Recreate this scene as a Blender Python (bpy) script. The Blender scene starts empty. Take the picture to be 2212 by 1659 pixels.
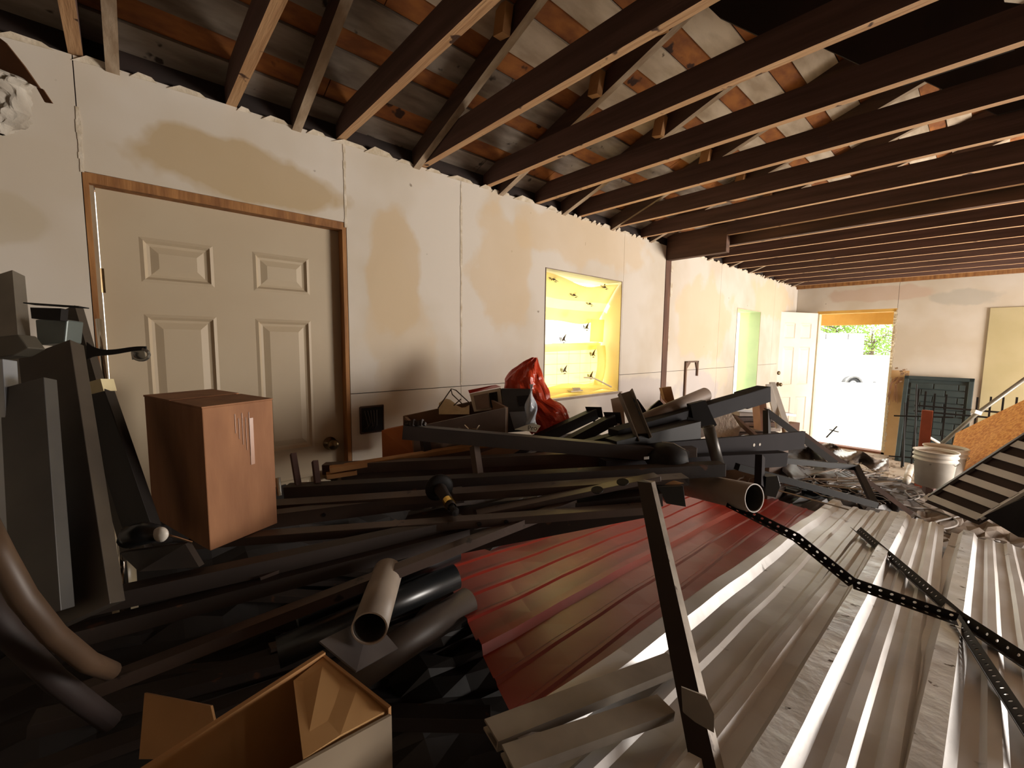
import bpy, math, random
from mathutils import Vector as V, Matrix
random.seed(7)
S = bpy.context.scene
COL = S.collection

# ---------------------------------------------------------------- camera
FPX, CX, CY = 922.47, 1106.0, 829.5
YAW, PIT, ROL = .8363, .0942, -.0107
CAM = V((2.2, 0, 1.61))
Fw = V((-math.sin(YAW)*math.cos(PIT), math.cos(YAW)*math.cos(PIT), -math.sin(PIT)))
R0 = V((math.cos(YAW), math.sin(YAW), 0)); U0 = R0.cross(Fw)
Rt = R0*math.cos(ROL)-U0*math.sin(ROL); Up = R0*math.sin(ROL)+U0*math.cos(ROL)
cd = bpy.data.cameras.new('camera'); cam = bpy.data.objects.new('camera', cd); COL.objects.link(cam)
cd.sensor_width = 36; cd.lens = FPX/2212*36; cd.clip_start = .02; cd.clip_end = 300
M4 = Matrix((Rt, Up, -Fw)).transposed().to_4x4(); M4.translation = CAM
cam.matrix_world = M4
S.camera = cam
# ---------------------------------------------------------------- exposure, world, lights
S.view_settings.view_transform = 'Standard'; S.view_settings.look = 'None'
S.view_settings.gamma = 1; S.view_settings.use_curve_mapping = False
S.view_settings.exposure = 0.32
w = bpy.data.worlds.new('world'); S.world = w; w.use_nodes = True
bg = w.node_tree.nodes['Background']; bg.inputs[0].default_value = (1, .99, .95, 1); bg.inputs[1].default_value = 3.2

def area(name, loc, target, sx, sy, power, col):
    l = bpy.data.lights.new(name, 'AREA'); l.shape = 'RECTANGLE'; l.size = sx; l.size_y = sy
    l.energy = power; l.color = col
    o = bpy.data.objects.new(name, l); COL.objects.link(o); o.location = loc
    o.rotation_euler = (V(target)-V(loc)).to_track_quat('-Z', 'Y').to_euler()
    return o
# daylight through the wide opening in the right wall; the sun stands behind the house, on the left wall's side
area('opening_daylight', (6.12, 6.7, 1.05), (0, 2.6, 1.5), 2.7, 1.7, 460, (1, .92, .845))
sl = bpy.data.lights.new('sun', 'SUN'); sl.energy = 6.5; sl.angle = .01; sl.color = (1, .96, .88)
so = bpy.data.objects.new('sun', sl); COL.objects.link(so); so.rotation_euler = V((.62, .42, -.66)).to_track_quat('-Z', 'Y').to_euler()

# ---------------------------------------------------------------- pixel rays (measured on the photograph) to real depths
def ray(x, y):
    return Fw+Rt*((x-CX)/FPX)-Up*((y-CY)/FPX)
def at(x, y, d): return CAM+ray(x, y)*d
def onx(x, y, X=0.0): r = ray(x, y); return CAM+r*((X-CAM.x)/r.x)
def ony(x, y, Y): r = ray(x, y); return CAM+r*((Y-CAM.y)/r.y)
def onz(x, y, Z): r = ray(x, y); return CAM+r*((Z-CAM.z)/r.z)
def onpl(x, y, a, b, Y0):
    r = ray(x, y); return CAM+r*((a-b*(CAM.y-Y0)-CAM.z)/(r.z+b*r.y))
def sheetz(Y): return .45-.13*(Y-3.4)
def ons(x, y, lift=0.0): return onpl(x, y, .45+lift, .13, 3.4)

# ---------------------------------------------------------------- materials
def lin(c): return tuple((v/12.92 if v <= .04045 else ((v+.055)/1.055)**2.4) for v in c)
def hexc(h): return lin(tuple(int(h[i:i+2], 16)/255 for i in (0, 2, 4)))
MC = {}
def mat(name, c1, c2=None, scale=4, rough=.7, metal=0, bump=0, bscale=None, stretch=(1, 1, 1), detail=4, lo=.35, hi=.65, trans=0, spots=None, spec=.5, backs=None):
    if name in MC: return MC[name]
    m = bpy.data.materials.new(name); m.use_nodes = True; nt = m.node_tree; N = nt.nodes; L = nt.links
    b = N['Principled BSDF']; b.inputs['Roughness'].default_value = rough; b.inputs['Metallic'].default_value = metal
    b.inputs['Specular IOR Level'].default_value = spec
    c1 = hexc(c1); c2 = hexc(c2) if c2 else tuple(v*.8 for v in c1)
    tc = N.new('ShaderNodeTexCoord'); mp = N.new('ShaderNodeMapping'); mp.inputs['Scale'].default_value = stretch
    L.new(tc.outputs['Object'], mp.inputs[0])
    no = N.new('ShaderNodeTexNoise'); no.inputs['Scale'].default_value = scale; no.inputs['Detail'].default_value = detail
    L.new(mp.outputs[0], no.inputs['Vector'])
    cr = N.new('ShaderNodeValToRGB'); cr.color_ramp.elements[0].position = lo; cr.color_ramp.elements[1].position = hi
    cr.color_ramp.elements[0].color = (*c1, 1); cr.color_ramp.elements[1].color = (*c2, 1)
    L.new(no.outputs['Fac'], cr.inputs[0]); out = cr.outputs[0]
    if spots:   # small dirt marks
        s2 = N.new('ShaderNodeTexNoise'); s2.inputs['Scale'].default_value = spots[1]; s2.inputs['Detail'].default_value = 3
        L.new(tc.outputs['Object'], s2.inputs['Vector'])
        r2 = N.new('ShaderNodeValToRGB'); r2.color_ramp.elements[0].position = spots[2]; r2.color_ramp.elements[1].position = spots[2]+.04
        L.new(s2.outputs['Fac'], r2.inputs[0])
        mx = N.new('ShaderNodeMixRGB'); L.new(r2.outputs[0], mx.inputs[0]); L.new(out, mx.inputs[1]); mx.inputs[2].default_value = (*hexc(spots[0]), 1)
        out = mx.outputs[0]
    L.new(out, b.inputs['Base Color'])
    if bump:
        n2 = N.new('ShaderNodeTexNoise'); n2.inputs['Scale'].default_value = bscale or scale*4; n2.inputs['Detail'].default_value = 5
        L.new(mp.outputs[0], n2.inputs['Vector'])
        bp = N.new('ShaderNodeBump'); bp.inputs['Strength'].default_value = bump; bp.inputs['Distance'].default_value = .01
        L.new(n2.outputs['Fac'], bp.inputs['Height']); L.new(bp.outputs[0], b.inputs['Normal'])
    if trans:
        t = N.new('ShaderNodeBsdfTranslucent'); L.new(out, t.inputs[0])
        ms = N.new('ShaderNodeMixShader'); ms.inputs[0].default_value = trans
        L.new(b.outputs[0], ms.inputs[1]); L.new(t.outputs[0], ms.inputs[2]); L.new(ms.outputs[0], N['Material Output'].inputs[0])
    MC[name] = m; return m

def drywall_material():
    m = mat('painted_drywall', 'd0c7ba', 'c6baa8', 1.6, .85, bump=.12, bscale=9, detail=3, lo=.42, hi=.60, spots=('8f8272', 11, .735))
    nt = m.node_tree; N = nt.nodes; L = nt.links; b = N['Principled BSDF']
    prev = b.inputs['Base Color'].links[0].from_socket
    geo = N.new('ShaderNodeNewGeometry')
    nz = N.new('ShaderNodeTexNoise'); nz.inputs['Scale'].default_value = 3.2; nz.inputs['Detail'].default_value = 4
    L.new(geo.outputs['Position'], nz.inputs['Vector'])
    # tan skim-coat and bare-paper patches at their real places on the walls
    for (c, r, col, amt) in (((0, .44, 2.33), (3, .47, .13), 'b29a73', .8), ((0, 1.12, 2.0), (3, .17, .36), 'c4ab86', .7), ((0, 1.15, 1.55), (3, .2, .5), 'c9b495', .5),
                             ((0, 1.9, 2.1), (3, .28, .42), 'ccb491', .6), ((0, 2.8, 2.45), (3, .9, .22), 'cdb592', .55), ((0, 5.0, 1.9), (3, .8, .5), 'd6bd98', .6),
                             ((0, 7.2, 2.3), (3, .9, .3), 'd6bd98', .6), ((0, 5.3, 1.25), (3, .45, .18), 'dcc9ae', .6), ((0, 3.6, 1.15), (2, .9, .16), 'b9b0ac', .7),
                             ((0, 4.9, 1.0), (3, .5, .4), 'bdb6b6', .7), ((0, -.35, 2.0), (3, .16, .1), 'b7a88c', .5),
                             ((1.0, 8.4, 2.42), (.6, 1, .12), 'c3a794', .6), ((2.0, 8.4, 2.3), (.35, 1, .12), 'aeaaa0', .6)):
        mp = N.new('ShaderNodeMapping'); mp.vector_type = 'TEXTURE'
        mp.inputs['Location'].default_value = c; mp.inputs['Scale'].default_value = r
        L.new(geo.outputs['Position'], mp.inputs[0])
        ln = N.new('ShaderNodeVectorMath'); ln.operation = 'LENGTH'; L.new(mp.outputs[0], ln.inputs[0])
        ad = N.new('ShaderNodeMath'); ad.operation = 'MULTIPLY_ADD'; L.new(nz.outputs['Fac'], ad.inputs[0]); ad.inputs[1].default_value = -1.6
        L.new(ln.outputs['Value'], ad.inputs[2])
        mr = N.new('ShaderNodeMapRange'); mr.inputs['From Min'].default_value = .22; mr.inputs['From Max'].default_value = .02
        mr.inputs['To Max'].default_value = amt; L.new(ad.outputs[0], mr.inputs['Value'])
        mx = N.new('ShaderNodeMixRGB'); L.new(mr.outputs[0], mx.inputs[0]); L.new(prev, mx.inputs[1]); mx.inputs[2].default_value = (*hexc(col), 1)
        prev = mx.outputs[0]
    L.new(prev, b.inputs['Base Color'])
    return m
DRY = drywall_material()
PAPER = mat('torn_paper', 'd8cdbb', 'b9a98f', 20, .9, bump=.3)
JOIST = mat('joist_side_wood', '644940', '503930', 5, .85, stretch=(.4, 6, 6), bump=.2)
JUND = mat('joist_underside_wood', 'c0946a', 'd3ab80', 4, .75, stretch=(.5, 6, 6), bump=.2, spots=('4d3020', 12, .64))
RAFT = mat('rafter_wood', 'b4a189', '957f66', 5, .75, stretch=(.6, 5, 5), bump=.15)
BTAN = mat('roof_board_tan', 'a8692f', '7d4822', 7, .8, stretch=(2.5, 1, 2.5), bump=.2, spots=('3a1f10', 8, .66))
BGRY = mat('roof_board_grey', '94897c', '6b5d50', 5, .85, stretch=(3, .8, 3), bump=.2, spots=('33291f', 10, .67))
BPAL = mat('roof_board_pale', 'cdbda6', 'ab9880', 5, .8, stretch=(3, .8, 3), bump=.15, spots=('5d4a38', 12, .70))
DARKW = mat('dark_wood', '2b1d17', '1f1511', 6, .9)
FRAMEW = mat('raw_frame_wood', 'a2713f', '7c5029', 6, .75, stretch=(4, 4, .6), bump=.2)
DOORW = mat('door_paint', 'b9a98f', 'b3a186', 2, .55, bump=.03, spots=('8f7c62', 6, .74))
WDOOR = mat('white_door_paint', 'ece3d4', 'e2d6c4', 2, .45)
BRASS = mat('aged_brass', '8e7b5c', '5c4c38', 12, .3, 1)
STEEL = mat('dark_painted_steel', '3a302b', '2b2422', 3, .6, .1, bump=.08, bscale=30, spots=('5a3a2a', 14, .66))
STEEL2 = mat('grey_brown_steel', '5b4c44', '453934', 3, .4, .35, bump=.08, bscale=30, spots=('2a2220', 14, .68))
BLK = mat('black_steel', '171514', '201c1b', 4, .6, 0, spec=.2)
GALV = mat('galvanised_steel', '9a978f', '7d7a73', 8, .38, .8, bump=.05, bscale=20)
PGALV = mat('dusty_galvanised_steel', '93897c', '756a5e', 5, .6, .35, bump=.1)
SILV = mat('weathered_sheet_metal', 'cac8c6', 'b5b1ad', 2.2, .42, .25, bump=.35, bscale=5, spots=('6c655d', 9, .70))
SILR = mat('rib_glint_metal', 'e4e8ec', 'c9cccd', 10, .3, .3, bump=.5, bscale=14, spots=('4b4238', 26, .64))
REDM = mat('red_painted_sheet_metal', '9c2d20', '88241a', 2, .36, 0, bump=.18, bscale=4, spec=.45)
CARD = mat('brown_cardboard', 'a3714b', '8b5c3b', 4, .75, stretch=(3, 3, .7), bump=.1)
CARD2 = mat('tan_cardboard', 'b98a58', 'a67a4c', 4, .8, bump=.12, bscale=12)
PVC = mat('grey_pvc', 'a89b8c', '8c7f72', 4, .5, bump=.04)
BPL = mat('black_plastic', '151617', '1e1f20', 4, .3, spec=.6)
TARP = mat('black_tarpaulin', '26221f', '3b332e', 4, .5, bump=.4, bscale=6)
WOOD = mat('pale_lumber', 'b1824f', '94673b', 5, .75, stretch=(1.5, 1.5, 1.5), bump=.15)
OSB = mat('strand_board', 'dca052', 'b8742f', 26, .75, bump=.35, bscale=38, stretch=(.8, 1.6, 1.6), lo=.38, hi=.62)
BAGR = mat('orange_red_plastic', 'dd4a26', 'c93a1c', 5, .28, bump=.5, bscale=14, trans=.3)
BAGW = mat('clear_white_plastic', 'dfe4ea', 'b9c4d2', 9, .2, bump=.4, bscale=20, trans=.3)
WHITE = mat('white_plastic', 'd9d4ca', 'c2bbb0', 5, .5, spots=('8c8276', 9, .7))
WHITEG = mat('white_slat_paint', 'e3e5e8', 'cdd0d4', 5, .35)
TERRA = mat('red_brown_post_paint', 'a6553c', '8b4530', 6, .7)
CONC = mat('dusty_concrete', 'b8ab9b', '978a7b', 2.5, .9, bump=.3, bscale=14, spots=('6b6056', 14, .64))
GRAV = mat('outside_gravel', 'd8d0c0', 'c6bba8', 6, .9)
LEAF = mat('tree_leaves', '8fae52', '5f8433', 3, .6, trans=.4)
BARK = mat('tree_bark', '6e6250', '5a4f41', 6, .9)
TRAIL = mat('white_trailer_paint', 'f1f1ee', 'eaeae6', 3, .4)
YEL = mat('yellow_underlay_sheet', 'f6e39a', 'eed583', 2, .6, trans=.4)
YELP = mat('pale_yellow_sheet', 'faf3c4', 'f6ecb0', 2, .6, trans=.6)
YELW = mat('pale_yellow_plaster', 'faf0d0', 'f6e8c0', 3, .8)  # even pale yellow tone for the window reveals
GRNW = mat('pale_green_plaster', 'e7efc9', 'd6e3c0', 3, .8, trans=.3)
INK = mat('printed_ink', '4a3a22', '3a2d1a', 5, .8)
GREY = mat('grey_plastic', '77787a', '5f6062', 5, .4)
TYRE = mat('tyre_rubber', '3a3c40', '303236', 5, .8)
BOOK = mat('dusty_book_covers', '7d6357', '9a8478', 6, .8)
CHROME = mat('chrome', 'd8d2c6', 'c8c0b2', 5, .12, 1)
INSUL = mat('white_insulation', 'c9c2b6', 'a79e90', 9, .95, bump=.8, bscale=18)
HOSE = mat('tan_plastic_hose', '54402f', '3f2f22', 5, .5)

# ---------------------------------------------------------------- mesh building
class MB:
    def __init__(s): s.v = []; s.f = []
    def add(s, vs, fs):
        n = len(s.v); s.v += [V(p) for p in vs]; s.f += [tuple(i+n for i in f) for f in fs]; return s
    def box(s, a, b):
        x0, x1 = sorted((a[0], b[0])); y0, y1 = sorted((a[1], b[1])); z0, z1 = sorted((a[2], b[2]))
        return s.add([(x0,y0,z0),(x1,y0,z0),(x1,y1,z0),(x0,y1,z0),(x0,y0,z1),(x1,y0,z1),(x1,y1,z1),(x0,y1,z1)],
                     [(0,3,2,1),(4,5,6,7),(0,1,5,4),(1,2,6,5),(2,3,7,6),(3,0,4,7)])
    def prof(s, p0, p1, poly, up=V((0,0,1)), scale1=1.0):
        p0 = V(p0); p1 = V(p1); t = (p1-p0).normalized(); a = t.cross(up)
        if a.length < 1e-4: a = t.cross(V((0,1,0)))
        a.normalize(); u = a.cross(t); n = len(poly)
        vs = [p0+a*x+u*y for x, y in poly]+[p1+a*x*scale1+u*y*scale1 for x, y in poly]
        fs = [(i, (i+1) % n, n+(i+1) % n, n+i) for i in range(n)]+[tuple(range(n-1, -1, -1)), tuple(range(n, 2*n))]
        return s.add(vs, fs)
    def bar(s, p0, p1, w, h, up=V((0,0,1))):
        return s.prof(p0, p1, [(-w/2,-h/2),(w/2,-h/2),(w/2,h/2),(-w/2,h/2)], up)
    def angle(s, p0, p1, w, h, up=V((0,0,1)), t=.005):
        return s.prof(p0, p1, [(-w/2,h/2),(-w/2,h/2-t),(w/2-t,h/2-t),(w/2-t,-h/2),(w/2,-h/2),(w/2,h/2)], up)
    def chan(s, p0, p1, w, h, up=V((0,0,1)), t=.004):
        return s.prof(p0, p1, [(-w/2,h/2),(-w/2,h/2-t),(w/2-t,h/2-t),(w/2-t,-h/2+t),(-w/2,-h/2+t),(-w/2,-h/2),(w/2,-h/2),(w/2,h/2)], up)
    def tube(s, pts, r, n=8, cap=True):
        pts = [V(p) for p in pts]; rings = []; k = len(pts); prev = None
        for i, p in enumerate(pts):
            t = (pts[min(i+1, k-1)]-pts[max(i-1, 0)]).normalized()
            if prev is None:
                a = t.orthogonal().normalized()
            else:
                a = (prev-t*prev.dot(t)).normalized()
            prev = a; b = t.cross(a); rr = r[i] if isinstance(r, (list, tuple)) else r
            rings.append([p+(a*math.cos(q*2*math.pi/n)+b*math.sin(q*2*math.pi/n))*rr for q in range(n)])
        vs = [p for rg in rings for p in rg]
        fs = [(i*n+q, i*n+(q+1) % n, (i+1)*n+(q+1) % n, (i+1)*n+q) for i in range(k-1) for q in range(n)]
        if cap: fs += [tuple(range(n-1, -1, -1)), tuple((k-1)*n+q for q in range(n))]
        return s.add(vs, fs)
    def pipe(s, p0, p1, r, ri, n=24):
        p0 = V(p0); p1 = V(p1); t = (p1-p0).normalized(); a = t.orthogonal().normalized(); b = t.cross(a)
        rg = lambda p, q: [p+(a*math.cos(i*2*math.pi/n)+b*math.sin(i*2*math.pi/n))*q for i in range(n)]
        vs = rg(p0, r)+rg(p1, r)+rg(p1, ri)+rg(p0, ri); fs = []
        for k in range(4):
            k2 = (k+1) % 4
            fs += [(k*n+i, k*n+(i+1) % n, k2*n+(i+1) % n, k2*n+i) for i in range(n)]
        return s.add(vs, fs)
    def slab(s, pts, th, nrm=None):       # thick polygon
        pts = [V(p) for p in pts]; n = len(pts)
        if nrm is None: nrm = (pts[1]-pts[0]).cross(pts[2]-pts[0]).normalized()
        vs = pts+[p+nrm*th for p in pts]
        return s.add(vs, [tuple(range(n-1, -1, -1)), tuple(range(n, 2*n))]+[(i, (i+1) % n, n+(i+1) % n, n+i) for i in range(n)])
    def grid(s, P, nu, nv):                # P(u,v)->point
        vs = [P(i/nu, j/nv) for j in range(nv+1) for i in range(nu+1)]
        return s.add(vs, [(j*(nu+1)+i, j*(nu+1)+i+1, (j+1)*(nu+1)+i+1, (j+1)*(nu+1)+i) for j in range(nv) for i in range(nu)])
    def lathe(s, c, prof, n=24, axis=V((0,0,1))):
        c = V(c); axis = axis.normalized(); a = axis.orthogonal().normalized(); b = axis.cross(a); k = len(prof)
        vs = [c+axis*z+(a*math.cos(q*2*math.pi/n)+b*math.sin(q*2*math.pi/n))*r for r, z in prof for q in range(n)]
        return s.add(vs, [(i*n+q, i*n+(q+1) % n, (i+1)*n+(q+1) % n, (i+1)*n+q) for i in range(k-1) for q in range(n)])
    def perf(s, p0, p1, wd, side, n, hr):   # flat strip with round holes
        p0 = V(p0); p1 = V(p1); L = (p1-p0).length; t = (p1-p0)/L; side = (side-t*side.dot(t)).normalized(); c = L/n
        for i in range(n):
            m = p0+t*c*(i+.5)+side*wd/2; vs = []
            for q in range(8):
                an = q*math.pi/4+math.pi/8; x = math.cos(an); y = math.sin(an); k = max(abs(x), abs(y))
                vs.append(m+t*(x/k*c/2)+side*(y/k*wd/2))
            for q in range(8):
                an = q*math.pi/4+math.pi/8; vs.append(m+t*math.cos(an)*hr+side*math.sin(an)*hr)
            s.add(vs, [(q, (q+1) % 8, 8+(q+1) % 8, 8+q) for q in range(8)])
            # corners of the cell
            vs2 = [m+t*sx*c/2+side*sy*wd/2 for sx, sy in ((1,1),(-1,1),(-1,-1),(1,-1))]
            for k4, (a, b) in enumerate(((0,1),(2,3),(4,5),(6,7))):
                s.add([vs[a], vs2[k4], vs[b]], [(0,1,2)])
        return s
    def build(s, name, m, parent=None, smooth=False, bevel=0, solid=0, origin=None):
        me = bpy.data.meshes.new(name)
        if parent is not None:
            o0 = parent['_o'] if '_o' in parent else (0,0,0); o0 = V(o0)
        elif origin is not None: o0 = V(origin)
        else:
            xs = [p.x for p in s.v]; ys = [p.y for p in s.v]; zs = [p.z for p in s.v]
            o0 = V(((min(xs)+max(xs))/2, (min(ys)+max(ys))/2, min(zs)))
        me.from_pydata([tuple(p-o0) for p in s.v], [], s.f); me.update()
        me.materials.append(m)
        if smooth:
            for p in me.polygons: p.use_smooth = True
        o = bpy.data.objects.new(name, me); COL.objects.link(o)
        if parent is not None: o.parent = parent
        else: o.location = o0
        o['_o'] = tuple(o0)
        if solid:
            md = o.modifiers.new('solid', 'SOLIDIFY'); md.thickness = solid; md.offset = 0
        if bevel:
            md = o.modifiers.new('bevel', 'BEVEL'); md.width = bevel; md.segments = 2; md.limit_method = 'ANGLE'
        return o
def underside(o, m):      # second material on the faces that look down
    o.data.materials.append(m)
    for p in o.data.polygons:
        if p.normal.z < -.7: p.material_index = 1
    return o
def tag(o, label, cat, group=None, kind=None):
    o['label'] = label; o['category'] = cat
    if group: o['group'] = group
    if kind: o['kind'] = kind
    return o
def struct(o): o['kind'] = 'structure'; return o
def empty(name, loc):
    o = bpy.data.objects.new(name, None); COL.objects.link(o); o.location = loc; o['_o'] = tuple(loc)
    o.empty_display_size = .1; return o
def thing(name, loc, label, cat, group=None): return tag(empty(name, loc), label, cat, group)

# ================================================================ STRUCTURE
H = 2.594; YB = 8.42; YN = -3.2; XR = 6.2
f = empty('floor', (0, 0, 0)); struct(f)
MB().box((-.2, YN-.2, -.12), (XR+.2, YB+.14, 0)).build('floor_slab', CONC, f)
def wallrects(y0, y1, z0, z1, holes):
    """solid rectangles left after cutting the holes (y0,y1,z0,z1) from the rectangle"""
    ys = sorted({y0, y1}|{h[i] for h in holes for i in (0, 1) if y0 < h[i] < y1}); out = []
    for a, b in zip(ys, ys[1:]):
        zs = [z0]
        hs = sorted((h for h in holes if h[0] <= a+1e-6 and h[1] >= b-1e-6 and h[3] > z0 and h[2] < z1), key=lambda h: h[2])
        cur = z0
        for h in hs:
            if h[2] > cur: out.append((a, b, cur, h[2]))
            cur = max(cur, h[3])
        if cur < z1: out.append((a, b, cur, z1))
    return out
DH = (-.082, .855, 0.0, 2.205)          # interior door opening
W1 = (2.31, 3.275, 1.193, 2.160)
W2 = (5.90, 6.74, .60, 2.095)
wl = MB()
for a, b, c, d in wallrects(YN, YB, 0, 2.70, [DH, W1, W2]): wl.box((-.14, a, c), (-.0135, b, d))
wl = struct(wl.build('wall_left', DARKW, origin=(0, 0, 0)))
def ragged_panel(y0, y1, z0, z1, holes, rag_top=False):
    m = MB()
    for a, b, c, d in wallrects(y0+.0015, y1-.0015, z0, z1, holes):
        m.box((-.0127, a, c), (0, b, d))
    p = m.build('drywall_panel', DRY, wl)
    return p
for (a, b) in ((YN, -1.2), (-1.2, -.082), (.855, 1.555), (1.555, 3.30), (3.30, 4.025), (4.135, 5.35), (5.35, 7.3), (7.3, YB)):
    hs = [W1, W2]
    ragged_panel(a, b, 0, 1.338, hs); ragged_panel(a, b, 1.342, H-.004, hs)
ragged_panel(-.082, .855, 2.205, H-.004, [])
# torn paper along the top edge of the drywall, taped seams
m = MB(); y = -1.2
while y < YB-.1:
    d = random.uniform(.03, .22); h = random.choice((.0, .001, .002, .004, .012)); b = random.uniform(.002, .02)
    m.slab([(.001, y, H-.012-random.random()*.012), (.001, y+d, H-.010), (.004+b*.5, y+d*.8, H+h*.5), (.003+b, y+d*.3, H+h)], .0015, V((1, 0, 0))); y += d*random.uniform(.8, 1.8)
m.build('torn_edge_paper', PAPER, wl)
for y, z0, z1 in ((.853, 2.18, 2.58), (1.556, 1.35, 2.56), (-.08, 2.2, 2.42)):
    m = MB(); k = 10
    for i in range(k):
        a = z0+(z1-z0)*i/k; b = z0+(z1-z0)*(i+1)/k; w1 = .004+.004*random.random()
        m.box((0, y-w1, a), (.0025, y+w1, b))
    m.build('joint_tape', PAPER, wl)
# stud strip where the two wall lengths meet
t1 = empty('trim_1', (0, 4.08, 0)); struct(t1)
MB().box((-.0134, 4.03, 0), (.004, 4.13, H-.1)).build('stud', mat('brown_stud', '6e4a35', '503426', 5, .8, stretch=(4, 4, .5)), t1)
m = MB()
for z in (.7, 1.1, 1.55, 1.75, 2.1, 2.35): m.box((.0, 4.128, z), (.006, 4.15+random.random()*.02, z+random.uniform(.05, .2)))
m.build('torn_edge_paper', PAPER, t1)

# back wall with doorway
BD = (.30, 1.275, 0, 2.185)
m = MB()
for a, b, c, d in wallrects(-.14, XR+.14, 0, 3.75, [BD]): m.box((a, YB+.0135, c), (b, YB+.14, d))
wb = struct(m.build('wall_back', DARKW, origin=(0, YB, 0)))
for a, b in ((0, 1.275), (1.275, 2.6), (2.6, 3.8), (3.8, 5.0), (5.0, XR)):
    m = MB()
    for r in wallrects(a+.002, b-.002, 0, H-.02, [BD]): m.box((r[0], YB, r[2]), (r[1], YB+.0127, r[3]))
    m.build('drywall_panel', DRY, wb)
OLV = mat('tan_painted_drywall', 'bfb28c', 'b5a87f', 2, .85)
MB().box((2.187, YB-.016, 0), (3.4, YB-.001, 2.14)).build('drywall_overlay_panel', OLV, wb)
MB().box((1.275, YB-.006, 0.0), (1.47, YB-.0005, 1.28)).build('bare_panel_strip', mat('yellow_sheathing', 'd2b083', 'c49f70', 3, .8), wb)
# right wall (out of view) with its wide opening, near wall
m = MB()
for a, b, c, d in wallrects(YN, YB, 0, 2.72, [(5.3, 8.1, .05, 2.2)]): m.box((XR, a, c), (XR+.14, b, d))
struct(m.build('wall_right', DRY, origin=(XR, 0, 0)))
m = MB()
for a, b, c, d in wallrects(-.14, XR+.14, 0, 3.75, []): m.box((a, YN-.14, c), (b, YN, d))
struct(m.build('wall_near', DRY, origin=(0, YN, 0)))

# ceiling: joists, rafters, roof boards, dark gusset webs
ce = struct(empty('ceiling', (0, 0, H)))
JY = .386-.4575*7
k = 0
while True:
    y = JY+.4575*k; k += 1
    if y > YB-.05: break
    if y < -1.6 and k % 2: pass
    if 3.9 < y < 4.2:
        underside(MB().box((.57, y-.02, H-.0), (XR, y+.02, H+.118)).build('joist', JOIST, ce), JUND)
        continue
    yy = y+random.uniform(-.004, .004); sag = random.uniform(-.004, .004)
    L2 = random.uniform(2.6, 5.2)
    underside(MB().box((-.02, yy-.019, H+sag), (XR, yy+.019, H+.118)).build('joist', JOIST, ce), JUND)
MB().box((-.02, YB-.09, H-.035), (XR, YB-.03, H+.11)).build('ledger_board', FRAMEW, ce)
# header beam between the two ceilings
hb = MB().box((.0, 4.03, H-.145), (.57, 4.10, H+.10)).build('header_beam', mat('brown_beam', '6a4c3a', '4e372a', 5, .8, stretch=(.4, 4, 4), bump=.15), ce)
MB().box((.0, 4.13, H-.07), (XR, 4.17, H+.08)).build('header_beam', MC['brown_beam'], ce)
RX = 3.1; RZ0 = 2.57; RT = .36
def rz(x): return RZ0+RT*x if x <= RX else RZ0+RT*(2*RX-x)
kk = 0; webm = mat('dark_plywood_gusset', '2a1c15', '1d130e', 5, .85)
for k in range(-4, 14):
    y = .02+.617*k
    if y > YB: break
    for (xa, xb) in ((-.05, RX), (RX, 2*RX+.05)):
        n = MB(); z0, z1 = rz(max(xa, -.05)) if xa < RX else rz(xa+1e-6), rz(xb)
        if xa < RX: z0 = RZ0+RT*xa
        n.add([(xa, y-.019, z0), (xb, y-.019, z1), (xb, y-.019, z1+.1), (xa, y-.019, z0+.1),
               (xa, y+.019, z0), (xb, y+.019, z1), (xb, y+.019, z1+.1), (xa, y+.019, z0+.1)],
              [(0,1,2,3),(7,6,5,4),(0,4,5,1),(3,2,6,7),(0,3,7,4),(1,5,6,2)])
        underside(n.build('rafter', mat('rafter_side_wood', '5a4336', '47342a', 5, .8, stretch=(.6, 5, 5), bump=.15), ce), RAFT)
    if k >= 1 and y < 5.5:
        # dark web board falling from the rafter to the joist, clipped corner
        x0 = 1.30+.32*(y-1.87) if y > 1.5 else 1.25; zt_ = rz(x0)-.01; dz = zt_-(H+.10)
        MB().slab([(x0, y-.035, zt_), (x0+.08, y-.035, zt_-.11), (x0+dz*.95, y-.035, H+.10), (x0+dz*.95+.30, y-.035, H+.10), (x0+.62, y-.035, rz(x0+.62)-.34), (x0+.30, y-.035, rz(x0+.30)-.01)], .014, V((0, 1, 0))).build('gusset_board', webm, ce)
        # nailer block on the rafter
        for xb in (.80, 1.15):
            if random.random() < .85:
                zz = rz(xb)
                MB().prof((xb, y-.05, zz+.10), (xb-.02, y-.05, zz-.005), [(-.03,-.02),(.03,-.02),(.03,.02),(-.03,.02)], V((0, 1, 0))).build('nailer_block', WOOD, ce)
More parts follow.
